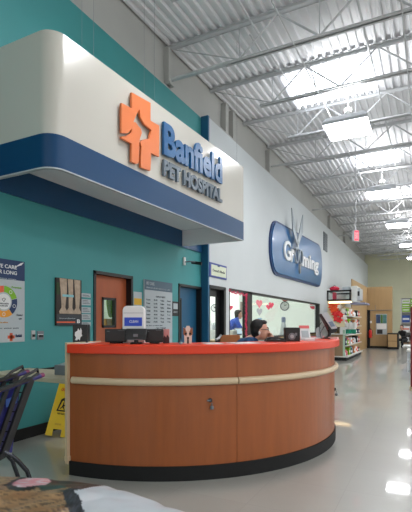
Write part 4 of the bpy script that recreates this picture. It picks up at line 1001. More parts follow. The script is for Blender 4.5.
# pink garland round the small window
gar = MB()
pa = [PX(229.8, 290.2, XI+.08), PX(234, 291.8, XI+.08), PX(238, 292.2, XI+.08), PX(242, 293.2, XI+.08), PX(246, 294, XI+.08)]
p0 = PX(246.2, 294, XI+.08); zb_ = .96
path = []
for i in range(4):
    for k in range(5): path.append(pa[i].lerp(pa[i+1], k/5)-UZ*.04*math.sin(PI*k/5))
n1 = len(path)
for k in range(38): path.append(Vector((p0.x, p0.y+.015*math.sin(k*2), p0.z-(p0.z-zb_)*k/38)))
gar.tube(path, .009, 6)
for i, q_ in enumerate(path):
    for k in range(6):
        a = random.random()*2*PI; e = q_+Vector((.03*math.cos(a)*.6, .045*math.cos(a), .035*math.sin(a))); gar.tube([q_, e], [.007, .003], 4)
tag(gar.build('tinsel_garland', mat('magenta_tinsel', (196, 34, 80), .4)), 'magenta tinsel garland along the edge of the small salon window', 'garland')
# grey tower behind: tall pet dryer
p = PX(283.5, 330, XC+.3)
def prow(v): return PX(283.5, v, XC+.3).z
qq = (p.x*-SS+p.y*CC)/F
t = thing('pet_dryer', 'tall grey tapered pet dryer standing behind the salon glass', 'dryer', (p.x, p.y, 0))
MB().lathe([(4.6*qq, prow(341)), (4.2*qq, prow(336)), (2.6*qq, prow(326)), (1.9*qq, prow(322)), (1.2*qq, prow(321))], (p.x, p.y, 0), 20).build('housing', M_lgray, t, smooth=True)
MB().lathe([(2.0*qq, prow(322)), (2.1*qq, prow(318)), (1.6*qq, prow(317))], (p.x, p.y, 0), 16).build('nozzle', mat('steel_blue_plastic', (120, 132, 160), .4), t, smooth=True)
MB().box(p.x-.18, p.x+.12, p.y-.3, p.y+.3, 0, prow(341)).build('cabinet_base', M_shelfw, t)
# salon work things seen through door and small window
p = PX(213.5, 330, W2-1.6)
t = thing('supply_cart', 'white supply cart with drawers behind the glazed salon door', 'cart', (p.x, p.y, 0))
MB().box(p.x-.25, p.x+.25, p.y-.3, p.y+.35, .1, 1.15).build('cabinet', M_shelfw, t, bevel=.01)
for k in range(3): MB().box(p.x+.25, p.x+.27, p.y-.27, p.y+.32, .2+.3*k, .46+.3*k).build('drawer', M_lgray, t)
for k, (dx_, dy_) in enumerate(((-.2, -.25), (.2, -.25), (-.2, .3), (.2, .3))): MB().lathe([(.05, -.015), (.05, .015)], (p.x+dx_, p.y+dy_, .05), 12, (0, 1, 0)).build('wheel', M_blackmat, t)
for k, (dy_, r_, h_, m_, lab) in enumerate(((-.18, .05, .26, M_paper, 'white spray bottle on the salon supply cart'), (0, .045, .2, M_lgray, 'grey jar on the salon supply cart'), (.18, .05, .3, M_papg, 'tall pale bottle on the salon supply cart'))):
    tag(MB().lathe([(r_, 0), (r_, h_*.65), (r_*.4, h_*.8), (r_*.4, h_)], (p.x, p.y+dy_, 1.15), 14).build('bottle', m_, smooth=True), lab, 'bottle')
p = PX(216.5, 316, W2-2.4)
t = thing('wall_dispenser', 'white wall dispenser with black knobs seen through the salon door', 'dispenser', (XS, p.y, 1.5))
p = PX(217.5, 316, XS)
MB().box(XS, XS+.15, p.y-.12, p.y+.12, p.z-.25, p.z+.25).build('case', M_lgray, t, bevel=.01)
MB().lathe([(.05, 0), (.05, .05)], (XS+.15, p.y, p.z-.1), 12, (1, 0, 0)).build('knob', M_black, t)
# groomer
gp_ = PX(221, 317, -5.15)
g_t, ghd = person('groomer in blue scrubs leaning forward behind the small salon window', (gp_.x, gp_.y), (.86, .5), M_scrub2, hip_z=.98, lean=.42, standing=True, hup=.2, glasses=False, earmark=False, chin_hand=False, head_drop=.06)
tx, ty = gp_.x+.36, gp_.y+.62
t = thing('grooming_table', 'dark topped grooming table in front of the groomer', 'table', (tx, ty, 0))
MB().box(tx-.25, tx+.25, ty-.35, ty+.35, .86, .90).build('table_top', M_blackmat, t, bevel=.01)
for sx in (-.2, .2):
    for sy in (-.3, .3): MB().tube([(tx+sx, ty+sy, 0), (tx+sx, ty+sy, .86)], .02, 8).build('leg', M_silver, t)
p = PX(238.5, 333, W2-.32)
t = thing('salon_monitor', 'bright computer screen in the small salon window', 'monitor', (p.x, p.y, 1.0))
MB().box(p.x-.02, p.x+.0, p.y-.22, p.y+.22, p.z-.07, p.z+.13).build('housing', M_lgray, t, bevel=.004)
MB().box(p.x, p.x+.003, p.y-.2, p.y+.2, p.z-.05, p.z+.11).build('screen', mat('screen_glow', (210, 228, 245), .3, emit=.6), t)
MB().box(p.x+.003, p.x+.005, p.y-.2, p.y+.2, p.z-.05, p.z-.02).build('screen_bar', M_seg_n, t)
MB().box(p.x-.03, p.x+.02, p.y-.03, p.y+.03, .97, p.z-.07).box(p.x-.08, p.x+.08, p.y-.12, p.y+.12, .95, .97).build('stand', M_mgray, t)
struct(MB().box(W2-.75, W2-.2, WA[0]-.1, WA[1]+.05, .91, .95).build('trim_21', M_tan), 'salon desk ledge')
p = PX(231.2, 333, W2-.40)
tag(MB().box(p.x-.1, p.x+.1, p.y-.13, p.y+.15, .95, p.z+.07).build('white_carton', M_shelfw, bevel=.01), 'white carton on the salon ledge left of the screen', 'box')
# framed picture on salon back wall
p = PX(242, 309, XS)
tag(MB().box(XS, XS+.04, p.y-.35, p.y+.35, p.z-.35, p.z+.3).build('salon_poster', mat('muted_brown_print', (170, 150, 140), .6)), 'muted brown picture on the salon rear wall', 'poster')

# ------------------------------------------------------------------ far right: shelving, tan cabinetry, rear wall
XT = -3.03; ym_ = 25.02
ybx = 25.0
t = thing('maple_enclosure', 'tall tan maple panel enclosure at the rear left corner', 'cabinet', (XT, 20, 0))
M_tanl = M_tan
MB().box(XT-.05, XT, 20.0, ym_, 0, 3.28).build('side_panel', M_tan, t)
a = PZ(367.2, 348, 0); b = PZ(391.2, 348, 0)
ym = 25.02
MB().box(XT, b.x+.08, ym+.02, ym+.5, 0, 3.28).build('front_panel', M_tan, t)
MB().box(XT+.0, b.x+.08, ym-.005, ym+.02, 2.02, 2.05).box(XT+.42, XT+.435, ym, ym+.02, 2.03, 2.3).build('panel_seam', M_mgray, t)
MB().box(XT, b.x+.08, ym-.01, ym+.02, 0, .12).build('plinth', M_blackmat, t)
MB().box(XT+.02, XT+.16, ym-.04, ym+.02, 0, 2.05).build('gap_shade', M_blackmat, t)  # solid black strip put in for the shade of a gap
def yq(u, v, Y=ym): p = PY(u, v, Y); return p.x, p.z
x0, z1 = yq(376, 314); x1, z0 = yq(387, 334.5)
t = thing('notice_board', 'notice board with landscape photos and white sheet on tan panels', 'board', (x0, ym, z0))
MB().box(x0, x1, ym-.03, ym, z0, z1).build('board', M_papg, t)
hx_, hz2 = x1-x0, z1-z0
for (a_, b_, c_, d_, m_) in ((.02, .40, .55, .97, mat('photo_blue', (50, 72, 110), .6, noise=.4, nscale=5)), (.42, .62, .55, .97, mat('photo_green', (70, 110, 50), .6, noise=.4, nscale=5)), (.64, .97, .55, .97, mat('photo_teal', (70, 120, 120), .6, noise=.4, nscale=5)), (.1, .6, .03, .24, mat('photo_dark', (40, 40, 44), .6, noise=.4, nscale=5))):
    MB().box(x0+hx_*a_, x0+hx_*b_, ym-.035, ym-.03, z0+hz2*c_, z0+hz2*d_).build('photo', m_, t)
MB().box(x0+hx_*.08, x0+hx_*.95, ym-.034, ym-.03, z0+hz2*.27, z0+hz2*.52).build('sheet', M_paper, t)
x0, z1 = yq(370, 328.5)
t = thing('fire_extinguisher', 'small red fire extinguisher on the tan panels left of the board', 'extinguisher', (x0, ym-.1, z1-.55))
MB().lathe([(.07, z1-.5), (.08, z1-.47), (.08, z1-.15), (.05, z1-.08), (.02, z1-.06)], (x0+.03, ym-.1, 0), 16).build('cylinder', M_red, t, smooth=True)
MB().box(x0, x0+.06, ym-.12, ym-.08, z1-.06, z1).build('valve', M_black, t); MB().tube([(x0+.05, ym-.1, z1-.03), (x0+.13, ym-.1, z1-.1), (x0+.12, ym-.1, z1-.4)], .012, 8).build('hose', M_blackmat, t)
x0, z1 = yq(369.8, 322)
tag(MB().box(x0, x0+.1, ym-.02, ym+.0, z1-.06, z1+.06).build('switch_plate', M_paper), 'small white switch plate above the fire extinguisher', 'plate')
# low wooden chest
a = PY(387.3, 348, 24.4); b = PY(398.5, 348, 24.4)
t = thing('low_cabinet', 'low tan cabinet with dark frame beside the tall tan panels', 'cabinet', (a.x, 24.4, 0))
zt = PY(390, 333.2, 24.4).z
MB().box(a.x, b.x, 24.4, 24.98, .0, zt).build('carcass', M_blackmat, t)
MB().box(a.x+.03, b.x-.07, 24.37, 24.4, .12, zt*.5).build('drawer', M_tan, t, bevel=.004); MB().box(a.x+.03, b.x-.07, 24.37, 24.4, zt*.52, zt-.06).build('drawer', M_tan, t, bevel=.004)
# rear wall gondola with green boxes
Yr = 28.0
a = PY(400.6, 0, Yr).x; bX = a+2.4; ztop = PY(405, 298.3, Yr).z
t = thing('rear_shelving', 'tall white rear shelving unit at the right edge', 'shelving', (a, Yr, 0))
MB().box(a, a+.05, Yr, Yr+.5, 0, ztop).build('side_upright', M_shelfw, t); MB().box(bX-.05, bX, Yr, Yr+.5, 0, ztop).build('side_upright', M_shelfw, t)
MB().box(a, bX, Yr+.5, Yr+.53, 0, ztop).build('back_panel', M_shelfw, t)
lv = [PY(405, v, Yr).z for v in (303, 307.2, 311.8, 322.5, 332, 341)]+[.12]
for z_ in lv: MB().box(a+.05, bX-.05, Yr, Yr+.5, z_-.03, z_).build('shelf', M_shelfw, t)
MB().box(a, bX, Yr-.0, Yr+.5, ztop-.03, ztop).build('top_board', M_mgray, t)
M_lime = mat('lime_carton', (130, 180, 30), .6)
cols = [M_lime, M_lime, M_lime, mat('blue_carton', (50, 80, 150), .6), mat('white_red_carton', (214, 120, 100), .6), mat('dark_carton', (60, 50, 54), .6), mat('kraft_carton', (150, 120, 90), .6)]
names = ['lime green carton', 'lime green carton', 'lime green carton', 'blue carton', 'white and coral carton', 'dark carton', 'brown carton']
shn = ['top', 'second', 'third', 'fourth', 'fifth', 'sixth', 'bottom']; hn = [.26, .22, .25, .5, .42, .42, .5]
prt = {}
for j, z_ in enumerate(lv):
    for i in range(5):
        x = a+.08+i*.44; hgt = min(hn[j], .9)*(.85+.12*random.random())
        if j == 0: hgt = min(hgt, ztop-.04-z_)
        o = MB().box(x, x+.40, Yr+.03, Yr+.42, z_, z_+hgt*.96).build('carton', cols[j] if (i+j) % 4 else M_paper, bevel=.008)
        MBl = MB().box(x+.03, x+.37, Yr+.026, Yr+.03, z_+hgt*.35, z_+hgt*.6).build('label_band', M_paper if (i+j) % 4 else cols[j], o)
        tag(o, '%s on the %s shelf, %s from the left' % (names[j] if (i+j) % 4 else 'white carton', shn[j], ['first', 'second', 'third', 'fourth', 'fifth'][i]), 'carton', 'cartons on the rear shelving')
# person in black crouching/sitting
pb = PY(403.5, 349, 26.6)
pr2, _h = person('person in black clothing sitting low before the rear shelving', (pb.x+.05, 26.7), (-.55, -1), M_darkcl, hip_z=.42, lean=.22, glasses=False, earmark=False, chin_hand=False, shirt_arm=1)
t = thing('low_bench', 'small dark stool under the person in black', 'stool', (pb.x+.05, 26.75, 0))
MB().box(pb.x-.15, pb.x+.25, 26.55, 26.95, .26, .31).build('seat', M_blackmat, t, bevel=.01)
for sx in (-.12, .22):
    for sy in (26.58, 26.92): MB().box(pb.x+sx-.015, pb.x+sx+.015, sy-.015, sy+.015, 0, .26).build('leg', M_mgray, t)
# right edge: red display end and white stand
Yd = 9.6
a = PY(410.6, 0, Yd)
t = thing('red_display', 'dark red display end panel at the extreme right edge', 'display', (a.x, Yd, 0))
zt = PY(411, 307, Yd).z
MB().box(a.x+.0, a.x+.9, Yd, Yd+.35, .08, zt).build('end_panel', mat('dark_red_laminate', (112, 20, 22), .5), t, bevel=.005)
MB().box(a.x-.02, a.x+.9, Yd+.05, Yd+.35, 0, .08).build('plinth', M_rail, t)
for k, (Yk, ua, va) in enumerate(((11.2, 406.5, 350), (13.2, 402.5, 352))):
    a = PY(ua, 0, Yk); zt = PY(ua, va, Yk).z; 
    t = thing('display_table', ['nearer white display table with shelves behind the red panel', 'farther white display table with shelves behind the red panel'][k], 'table', (a.x, Yk, 0), 'white display tables')
    zt = max(zt, .62+.1*k)
    MB().box(a.x, a.x+1.1, Yk, Yk+.8, zt-.04, zt).build('table_top', M_shelfw, t); MB().box(a.x+.1, a.x+1.1, Yk+.05, Yk+.8, .25, .28).build('lower_shelf', M_shelfw, t)
    for sx in (.12, 1.0):
        for sy in (.06, .74): MB().box(a.x+sx, a.x+sx+.05, Yk+sy-.025, Yk+sy+.025, 0, zt-.04).build('leg', M_lgray, t)

# middle gondola + black framed overhead case
GX0, GX1 = -3.55, -2.72; GY0 = 16.0; GY1 = 19.6
a0 = PZ(339.3, 362, 0); 
t = thing('product_shelving', 'product shelving unit with tan end panel past the counter', 'shelving', (-3.1, 16, 0))
ya, yb = 16.2, 20.0
xl, xr = PY(339, 0, ya).x, PY(352, 0, ya).x     # end panel
xr = -2.66; xl = -3.3
zc2 = PY(345, 334, ya).z
MB().box(xl, xr-.12, ya, ya+.03, .14, zc2-.02).build('end_panel', mat('kraft_brown_panel', (140, 112, 84), .6), t)
MB().box(xr-.12, xr-.05, ya, ya+.04, .14, 1.1).build('edge_strip', mat('pale_green_strip', (160, 186, 165), .6), t)
MB().box(xl-.02, xr, ya-.02, yb, 0, .12).build('plinth', M_blackmat, t)
MB().box(xl, xr+.06, ya-.03, yb, .12, .16).build('bottom_shelf', M_shelfw, t)
levels = [.16, .55, .92, 1.24, 1.62]
for z_ in levels[1:]: MB().box(xl+.3, xr+.02, ya+.04, yb, z_-.03, z_).build('shelf', M_shelfw, t)
MB().box(xl, xr, ya-.05, ya+.5, zc2-.02, zc2+.01).build('end_top', M_shelfw, t)
MB().box(xl+.22, xl+.3, ya+.04, yb, .14, 2.0).build('spine_panel', M_tan, t)
# goods on the shelves
goods = [('bottle', M_paper, 'white'), ('carton', M_red, 'red'), ('carton', mat('tan_goods', (190, 120, 70), .6), 'tan'), ('carton', mat('navy_goods', (30, 36, 70), .6), 'navy'), ('bottle', M_lpink, 'pink'), ('carton', M_black, 'black'), ('carton', M_paper, 'cream'), ('bottle', mat('sky_blue_goods', (80, 150, 190), .5), 'sky blue'), ('carton', M_green, 'green')]
shl = ['bottom', 'second', 'third', 'fourth', 'top']
ordw = ['first', 'second', 'third', 'fourth', 'fifth', 'sixth', 'seventh', 'eighth', 'ninth', 'tenth']
for j, z_ in enumerate(levels):
    for i in range(9):
        y = ya+.18+i*.40; kind, m_, cn = goods[(i*4+j*3+(i*j) % 3) % 9]
        h_ = .15+.13*random.random(); wv = .14+.04*random.random(); xx = xr-.13
        if kind == 'bottle': o = MB().lathe([(wv*.5, 0), (wv*.5, h_*.7), (wv*.25, h_*.85), (wv*.22, h_)], (xx, y, z_), 14).build('bottle', m_, smooth=True); 
        else:
            o = MB().box(xx-.1, xx+.1, y-wv, y+wv, z_, z_+h_).build('carton', m_, bevel=.006); MB().box(xx+.1, xx+.103, y-wv*.7, y+wv*.7, z_+h_*.3, z_+h_*.65).build('label_band', M_paper if m_ is not M_paper else M_seg_r, o)
        tag(o, '%s %s on the %s shelf, %s from the near end' % (cn, kind, shl[j], ordw[i]), kind, 'goods on the product shelving')
# teal tubs on the end top, with white rolls above
for i in range(4):
    p = PY(341.8+4.1*i, 331, ya+.12); x = p.x
    t = thing('teal_tub', 'teal lidded tub on the end of the shelving, %s from the left' % ordw[i], 'tub', (x, ya+.12, zc2+.01), 'teal tubs on the shelving end')
    MB().lathe([(.062, 0), (.07, .02), (.07, .15), (.06, .16)], (x, ya+.12, zc2+.01), 18).build('tub', M_tealp, t, smooth=True)
    MB().lathe([(.073, .16), (.073, .19), (.06, .2)], (x, ya+.12, zc2+.01), 18).build('lid', M_paper, t)
    o = MB().lathe([(.07, .0), (.075, .04), (.075, .16), (.05, .2)], (x+.02, ya+.16, zc2+.215), 16).build('paper_roll', M_paper, smooth=True); tag(o, 'white roll standing on a teal tub, %s from the left' % ordw[i], 'roll', 'white rolls above the teal tubs')
# hook panel with orange and red toys
yk = 15.6
p = PY(329, 0, yk); q2 = PY(346, 0, yk)
zt = PY(338, 300, yk).z
t = thing('display_board', 'cream display board behind the counter holding orange toys', 'board', (p.x, yk, 0))
MB().box(p.x-.12, q2.x-.1, yk+.30, yk+.34, PY(338, 327, yk).z, zt+.0).build('board', mat('cream_board', (214, 204, 170), .6), t)
toys = [(331, 306, 'o'), (334, 304, 'o'), (337.5, 303.5, 'o'), (332.5, 310, 'o'), (336, 309, 'o'), (339.5, 306.5, 'w'), (334.5, 313.5, 'r'), (338.5, 313, 'r'), (341.5, 315.5, 'r'), (336, 318.5, 'r'), (339.5, 320, 'r'), (343.5, 311, 'w'), (344.5, 317.5, 'w')]
for i, (u, v, k) in enumerate(toys):
    p = PY(u, v, yk+.2); m_ = {'o': mat('toy_orange', (236, 84, 30), .5), 'r': mat('toy_red', (214, 36, 44), .5), 'w': M_paper}[k]
    mb = MB().ell(p, (.07, .05, .085))
    for a in range(5): mb.ell(p+Vector((.08*math.cos(a*1.256+i), -.01, .09*math.sin(a*1.256+i))), (.035, .03, .035), None, 10, 6)
    mb.tube([p+UZ*.08, p+Vector((0, .1, .14))], .006, 6)
    o = organic('plush_toy', mb, .014, m_, None, 2)
    tag(o, '%s star shaped plush toy, %s counted from the top left of the cream board' % ({'o': 'orange', 'r': 'red', 'w': 'white'}[k], (ordw+['eleventh', 'twelfth', 'thirteenth'])[i]), 'toy', 'plush toys on the cream board')
# overhead black framed glass case
yc0, yc1 = 15.0, 16.6
A = PY(327, 290.5, yc0); Bp = PY(351, 290, yc0); zt = A.z; zb = PY(327, 301, yc0).z
t = thing('overhead_case', 'black framed glass case above the product display', 'case', (A.x, yc0, zb))
xa, xb = A.x, Bp.x
fr_ = MB(); th = .05
for yy in (yc0, yc1):
    fr_.box(xa, xb, yy-th/2, yy+th/2, zt-th, zt).box(xa, xb, yy-th/2, yy+th/2, zb, zb+th).box(xa, xa+th, yy-th/2, yy+th/2, zb, zt).box(xb-th, xb, yy-th/2, yy+th/2, zb, zt)
fr_.box(xa, xa+th, yc0, yc1, zt-th, zt).box(xb-th, xb, yc0, yc1, zt-th, zt).box(xa, xa+th, yc0, yc1, zb, zb+th).box(xb-th, xb, yc0, yc1, zb, zb+th)
fr_.build('frame', M_black, t)
MB().box(xa+th, xb-th, yc0, yc0+.008, zb+th, zt-th).build('glass_pane', GLASS, t); MB().box(xa, xb, yc0, yc1, zb-.01, zb).build('case_floor', mat('cream_board2', (214, 204, 170), .6), t)
MB().box(xa+.02, xb-.02, yc0+.2, yc0+.3, zb-.07, zb-.02).build('lamp_strip', mat('warm_lamp', (255, 226, 180), .5, emit=3), t)
MB().box(-3.06, -3.02, 16.5, 16.54, 0, zb).build('post', M_mgray, t)
p = PY(334.5, 287, yc0+.4)
t = thing('red_bag', 'red bag lying on top of the black framed case', 'bag', (p.x, yc0+.4, zt))
MB().ell((p.x, yc0+.4, zt+.08), (.17, .1, .08)).build('bag_body', mat('crimson_fabric', (190, 30, 60), .7), t, smooth=True); MB().tube([(p.x-.06, yc0+.4, zt+.15), (p.x, yc0+.4, zt+.20), (p.x+.06, yc0+.4, zt+.15)], .01, 6).build('handle', M_black, t)
p = PY(347, 287, yc0+.4)
tag(MB().box(p.x-.12, p.x+.12, yc0+.2, yc0+.6, zt, zt+.12).build('pale_carton', M_papg, bevel=.01), 'pale blue grey carton on top of the framed case', 'carton')
p = PY(334.6, 296, yc0+.3)
tag(MB().box(p.x-.05, p.x+.05, yc0+.2, yc0+.4, zb, zt-.06).build('crimson_box', mat('crimson_box', (196, 40, 70), .5), bevel=.005), 'narrow crimson box standing inside the black framed case', 'box')
p = PY(341, 296, yc0+.5)
tag(MB().box(p.x-.2, p.x+.16, yc0+.4, yc0+.8, zb, zt-.12).build('white_box', M_paper, bevel=.005), 'wide white box inside the black framed case', 'box')
# appliance on the right of case: white side unit + lower valance
x0 = PY(351.5, 0, yc0).x
t = thing('white_dispenser_unit', 'white upright unit with dark window right of the framed case', 'unit', (x0, yc0, zb))
MB().box(x0, x0+.17, yc0-.02, yc0+.8, zb-.05, zt+.12).build('housing', M_shelfw, t, bevel=.01); MB().box(x0+.17, x0+.25, yc0+.1, yc0+.8, zb+.02, zt+.05).build('side_module', M_lgray, t, bevel=.01)
MB().box(x0+.18, x0+.24, yc0+.08, yc0+.1, zb+.15, zb+.30).build('dark_window', M_black, t)
MB().box(x0-.05, x0+.42, yc0+.05, yc0+1.2, zb-.12, zb-.07).build('valance', mat('lavender_grey', (140, 140, 165), .5), t)


# ------------------------------------------------------------------ shopping carts
def cart(label, shift, col_handle):
    t = thing('shopping_cart', label, 'cart', (0, 0, 0), 'shopping carts at the left edge')
    S = Vector(shift)
    dd = 2.75
    def K(u, v, d=dd): return PD(u, v, d)+S
    A = K(-32, 402, 2.40); B = K(40, 376, 2.95)
    t.location = (A.x, A.y, 0)
    hv = (B-A).normalized(); back = Vector((hv.y, -hv.x, 0)).normalized()
    if back.x > 0: back = -back      # basket extends away to the left
    T = lambda pts, r, n=10: MB().tube(pts, r, n)
    T([A, B], .016, 12).build('handle', col_handle, t, smooth=True)
    T([B-hv*.002, B+hv*.03], .0165, 12).build('handle_tip', mat('magenta_plastic', (110, 26, 70), .4), t, smooth=True)
    C0 = K(31, 379, 2.86); C1 = K(3.5, 455, 2.70)
    MB().bar(C0, C1, .055, .022, up=back).build('side_upright', M_black, t, bevel=.004)
    n = 4
    for i in range(1, n+1):
        o_ = -hv*.105*i
        MB().bar(C0+o_-UZ*.0, C1+o_*.9, .030, .016, up=back).build('side_upright', M_black, t)
    MB().bar(C1, C1-hv*.45, .03, .03).build('cross_bar', M_black, t)
    MB().bar(C0+UZ*.005, C0-hv*.47+UZ*.0, .028, .02).build('cross_bar', M_black, t)
    pan = C0-UZ*.04+back*.06
    MB().add([pan-hv*.03, pan-hv*.44, pan-hv*.44-UZ*.30+back*.04, pan-hv*.07-UZ*.42+back*.03, pan-hv*.03+back*.01, pan-hv*.44+back*.01, pan-hv*.44-UZ*.30+back*.05, pan-hv*.07-UZ*.42+back*.04], [(0,1,2,3),(4,7,6,5),(0,4,5,1),(3,2,6,7),(0,3,7,4),(1,5,6,2)]).build('seat_panel', mat('cart_blue_plastic', (26, 30, 110), .4), t)
    sp = MB().box(0, .10, 0, .002, 0, .05)
    MB().prism([(0, 0), (.10, 0), (.10, .05), (0, .05)], pan-hv*.16-UZ*.10-back*.004, hv, UZ, -back*.002).build('seat_label', mat('label_lightblue', (70, 110, 190), .5), t)
    # seat flap loops near the handle
    T([C0-hv*.10+UZ*.01, C0-hv*.04+UZ*.035, C0+hv*.06+UZ*.05, C0+hv*.07+UZ*.02, C0-hv*.02+UZ*.0], .010, 8).build('flap_hinge', M_black, t, smooth=True)
    # basket running back to the left
    bk = MB(); E0 = C0-UZ*.06; L = .75
    for i in range(7):
        z_ = -.04-.055*i; off_ = (C1-C0)*(.06+.13*i)
        q0 = C0+off_; q1 = q0+back*(L-.04*i); q2 = q1-hv*(.42); bk.tube([q0, q1, q2], .004, 6)
    for k in range(8):
        bb = back*(L*k/7); bk.tube([C0+bb-UZ*.02, C1+bb*.75], .004, 6)
    bk.build('wire_basket', M_chromed, t)
    # legs down to casters
    G = Vector((C1.x, C1.y, .09)); e0 = K(27, 470, 2.8)
    leg = [C1+Vector((0, 0, .02)), K(12, 456, 2.72), K(18, 461, 2.75), K(27, 471, 2.8)]
    f_ = leg[-1]+(leg[-1]-leg[-2])*1.6; f_.z = .12
    T(leg+[f_], .014, 10).build('leg', M_chromed, t, smooth=True)
    T([C1-hv*.42, C1-hv*.42+Vector((0, 0, -.2)), Vector(((f_-hv*.5).x, (f_-hv*.5).y, .12))], .014, 10).build('leg', M_chromed, t, smooth=True)
    T([f_, f_+back*.85, f_+back*.85-hv*.45, f_-hv*.45], .013, 8).build('base_frame', M_chromed, t)
    for q_ in (f_, f_+back*.85, f_+back*.85-hv*.45, f_-hv*.45):
        w_ = MB().lathe([(.055, -.014), (.055, .014)], (q_.x, q_.y, .055), 18, tuple(hv)).build('caster', M_blackmat, t)
        MB().box(q_.x-.02, q_.x+.02, q_.y-.02, q_.y+.02, .055, .125).build('fork', M_chromed, w_)
    return t
cart('front shopping cart with blue handle and dark frame at left edge', (0, 0, 0), mat('purple_blue_plastic', (34, 32, 104), .35))
c2 = cart('shopping cart nested behind the front one, mostly outside the frame', (-.26, .10, .0), mat('purple_blue_plastic', (34, 32, 104), .35))

# ------------------------------------------------------------------ foreground bag
def bag():
    ztp = .80
    # rim line (far edge) in world
    rim = [PZ(u, v, ztp) for u, v in ((-40, 471), (0, 472), (40, 474), (80, 477), (104, 480), (130, 487.5), (165, 499), (205, 513), (240, 526))]
    return rim
rim = bag(); NX, NY = 150, 70
import bisect
def rimat(s_):
    k = s_*(len(rim)-1); i = min(int(k), len(rim)-2); return rim[i].lerp(rim[i+1], k-i)
from mathutils import noise as mn
vs, fs, cs = [], [], []
def uvof(p):       # project onto bag's own print coordinates: along x_ (right) and y_ (toward viewer)
    return p
CR = {}
def lerp3(a, b, t): return tuple(a[i]*(1-t)+b[i]*t for i in range(3))
brown = lin((134, 98, 64))[:3]; dbrown = lin((58, 40, 28))[:3]; tanc = lin((172, 138, 98))[:3]; pinkc = lin((214, 128, 136))[:3]; greenc = lin((30, 62, 56))[:3]; blackc = lin((28, 26, 28))[:3]; whitec = lin((205, 208, 214))[:3]
camv = Vector((0, 0, H))
ex = Vector((CC, SS, 0)); ey = Vector((-SS, CC, 0))
for j in range(NY+1):
    tj = j/NY
    for i in range(NX+1):
        r0 = rimat(i/NX); near = r0-ey*(.62*tj)
        p = Vector((near.x, near.y, .80))
        # rounded far edge, gentle bulge and crumples
        edge = min(1, tj/.10); p.z += -.045*(1-math.sin(edge*PI/2))+.018*math.sin(min(1, tj*1.4)*PI)*1
        a_ = p.dot(ex); b_ = p.dot(ey)
        p.z += .007*mn.noise(Vector((a_*6, b_*9, 0)))+.004*mn.noise(Vector((a_*17, b_*24, 3)))
        vs.append(p)
        # print colours in bag coordinates (metres): a_ across, b_ away
        n1 = mn.noise(Vector((a_*9+b_*10, b_*34-a_*8, 1))); n2 = mn.noise(Vector((a_*22+b_*20, b_*90-a_*30, 5)))
        c = lerp3(brown, tanc, min(1, max(0, .5+n1*1.1))); c = lerp3(c, dbrown, min(1, max(0, n2*2.0+.05+n1*.9)))
        cs.append([p, c])
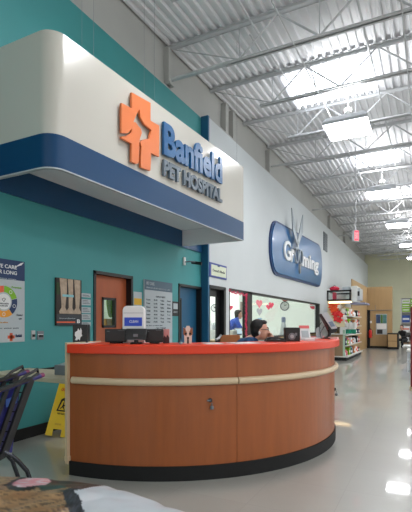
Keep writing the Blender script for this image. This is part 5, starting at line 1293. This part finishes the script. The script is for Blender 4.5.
    # faces
for j in range(NY):
    for i in range(NX): fs.append((j*(NX+1)+i, j*(NX+1)+i+1, (j+1)*(NX+1)+i+1, (j+1)*(NX+1)+i))
def inell(a_, b_, ca, cb, ra, rb, rot=0):
    x, y = a_-ca, b_-cb; c, s = math.cos(rot), math.sin(rot); return math.hypot((x*c+y*s)/ra, (-x*s+y*c)/rb)
def AB(u, v): p = PZ(u, v, .81); return p.dot(ex), p.dot(ey)
cols_ = []
e1 = AB(32, 482.5); e1r = (AB(50, 482)[0]-e1[0], (AB(28, 475)[1]-AB(28, 490)[1])/2)
e2 = AB(55, 482); e2r = (AB(100, 482)[0]-e2[0], (AB(60, 473)[1]-AB(60, 492)[1])/2)
def umap(a_, b_): # image-like coordinates on the print: column from direction, just print layout units
    return CX+F*a_/b_, HZ+(H-.81)*F/b_
for p, c in cs:
    a_, b_ = p.dot(ex), p.dot(ey); wob = .12*mn.noise(Vector((a_*25, b_*60, 9)))
    d2 = inell(a_, b_, e2[0], e2[1], e2r[0], e2r[1])+wob
    if d2 < 1: c = lerp3(greenc, blackc, min(1, max(0, .4+mn.noise(Vector((a_*30, b_*50, 2))))))
    d1 = inell(a_, b_, e1[0], e1[1], e1r[0]*1.35, e1r[1]*1.45)+wob
    if d1 < 1: c = lerp3(blackc, dbrown, .4)
    d1 = inell(a_, b_, e1[0], e1[1], e1r[0], e1r[1])+wob
    if d1 < 1: c = lerp3(pinkc, whitec, min(1, max(0, .25+mn.noise(Vector((a_*40, b_*70, 4))))))
    # green seam towards upper left
    # white part: right of a slanting line on the print
    q0 = AB(112, 481); q1 = AB(76, 495); q2 = AB(84, 512)
    if b_ > q1[1]: la = q1[0]+(q0[0]-q1[0])*(b_-q1[1])/(q0[1]-q1[1])
    else: la = q1[0]+(q2[0]-q1[0])*(b_-q1[1])/(q2[1]-q1[1])
    la += .012*mn.noise(Vector((a_*30, b_*40, 8)))
    if a_ > la: c = lerp3(whitec, (.45, .47, .5), min(1, max(0, mn.noise(Vector((a_*9, b_*14, 6)))*.9)))
    elif a_ > la-.045: c = lerp3(blackc, lin((70, 74, 86))[:3], min(1, max(0, .3+1.5*mn.noise(Vector((a_*160, b_*20, 7))))))
    cols_.append(c)
# skirt sides down to the base
base_i = len(vs)
for i in range(NX+1):
    q_ = vs[i].copy(); vs.append(Vector((q_.x, q_.y, .62))-Vector((0, 0, 0))); cols_.append(cols_[i])
for i in range(NX): fs.append((i, base_i+i, base_i+i+1, i+1))
me = bpy.data.meshes.new('pet_food_bag'); me.from_pydata(vs, [], fs); at_ = me.color_attributes.new('print', 'FLOAT_COLOR', 'POINT')
for i, c in enumerate(cols_): at_.data[i].color = (c[0], c[1], c[2], 1)
for q_ in me.polygons: q_.use_smooth = True
mm = bpy.data.materials.new('printed_bag_film'); mm.use_nodes = True; nt = mm.node_tree; b = nt.nodes['Principled BSDF']; an_ = nt.nodes.new('ShaderNodeAttribute'); an_.attribute_name = 'print'
nt.links.new(an_.outputs['Color'], b.inputs['Base Color']); b.inputs['Roughness'].default_value = .28; b.inputs['Coat Weight'].default_value = .3
me.materials.append(mm); bag_o = bpy.data.objects.new('pet_food_bag', me); COL.objects.link(bag_o)
tag(bag_o, 'glossy bag printed with tabby cat fur and white, lying in the foreground', 'bag')
cen = (rimat(.45)-ey*.36)
t = thing('display_plinth', 'low plinth under the printed bag below the picture edge', 'plinth', (cen.x, cen.y, 0))
o_ = Vector((cen.x, cen.y, 0))
MB().prism([(-.42, -.2), (.2, -.2), (.14, .2), (-.42, .28)], o_, ex, ey, UZ*.62).build('plinth_body', M_shelfw, t)

# ------------------------------------------------------------------ light and world
wd_ = bpy.data.worlds.new('world'); bpy.context.scene.world = wd_; wd_.use_nodes = True
bg = wd_.node_tree.nodes['Background']; bg.inputs[0].default_value = (.97, 1, .985, 1); bg.inputs[1].default_value = 1.0
sc = bpy.context.scene
sc.view_settings.view_transform = 'Standard'; sc.view_settings.look = 'None'; sc.view_settings.exposure = .12; sc.view_settings.gamma = 1
sc.cycles.use_denoising = True; sc.cycles.sample_clamp_indirect = 6; sc.cycles.max_bounces = 7; sc.cycles.diffuse_bounces = 4
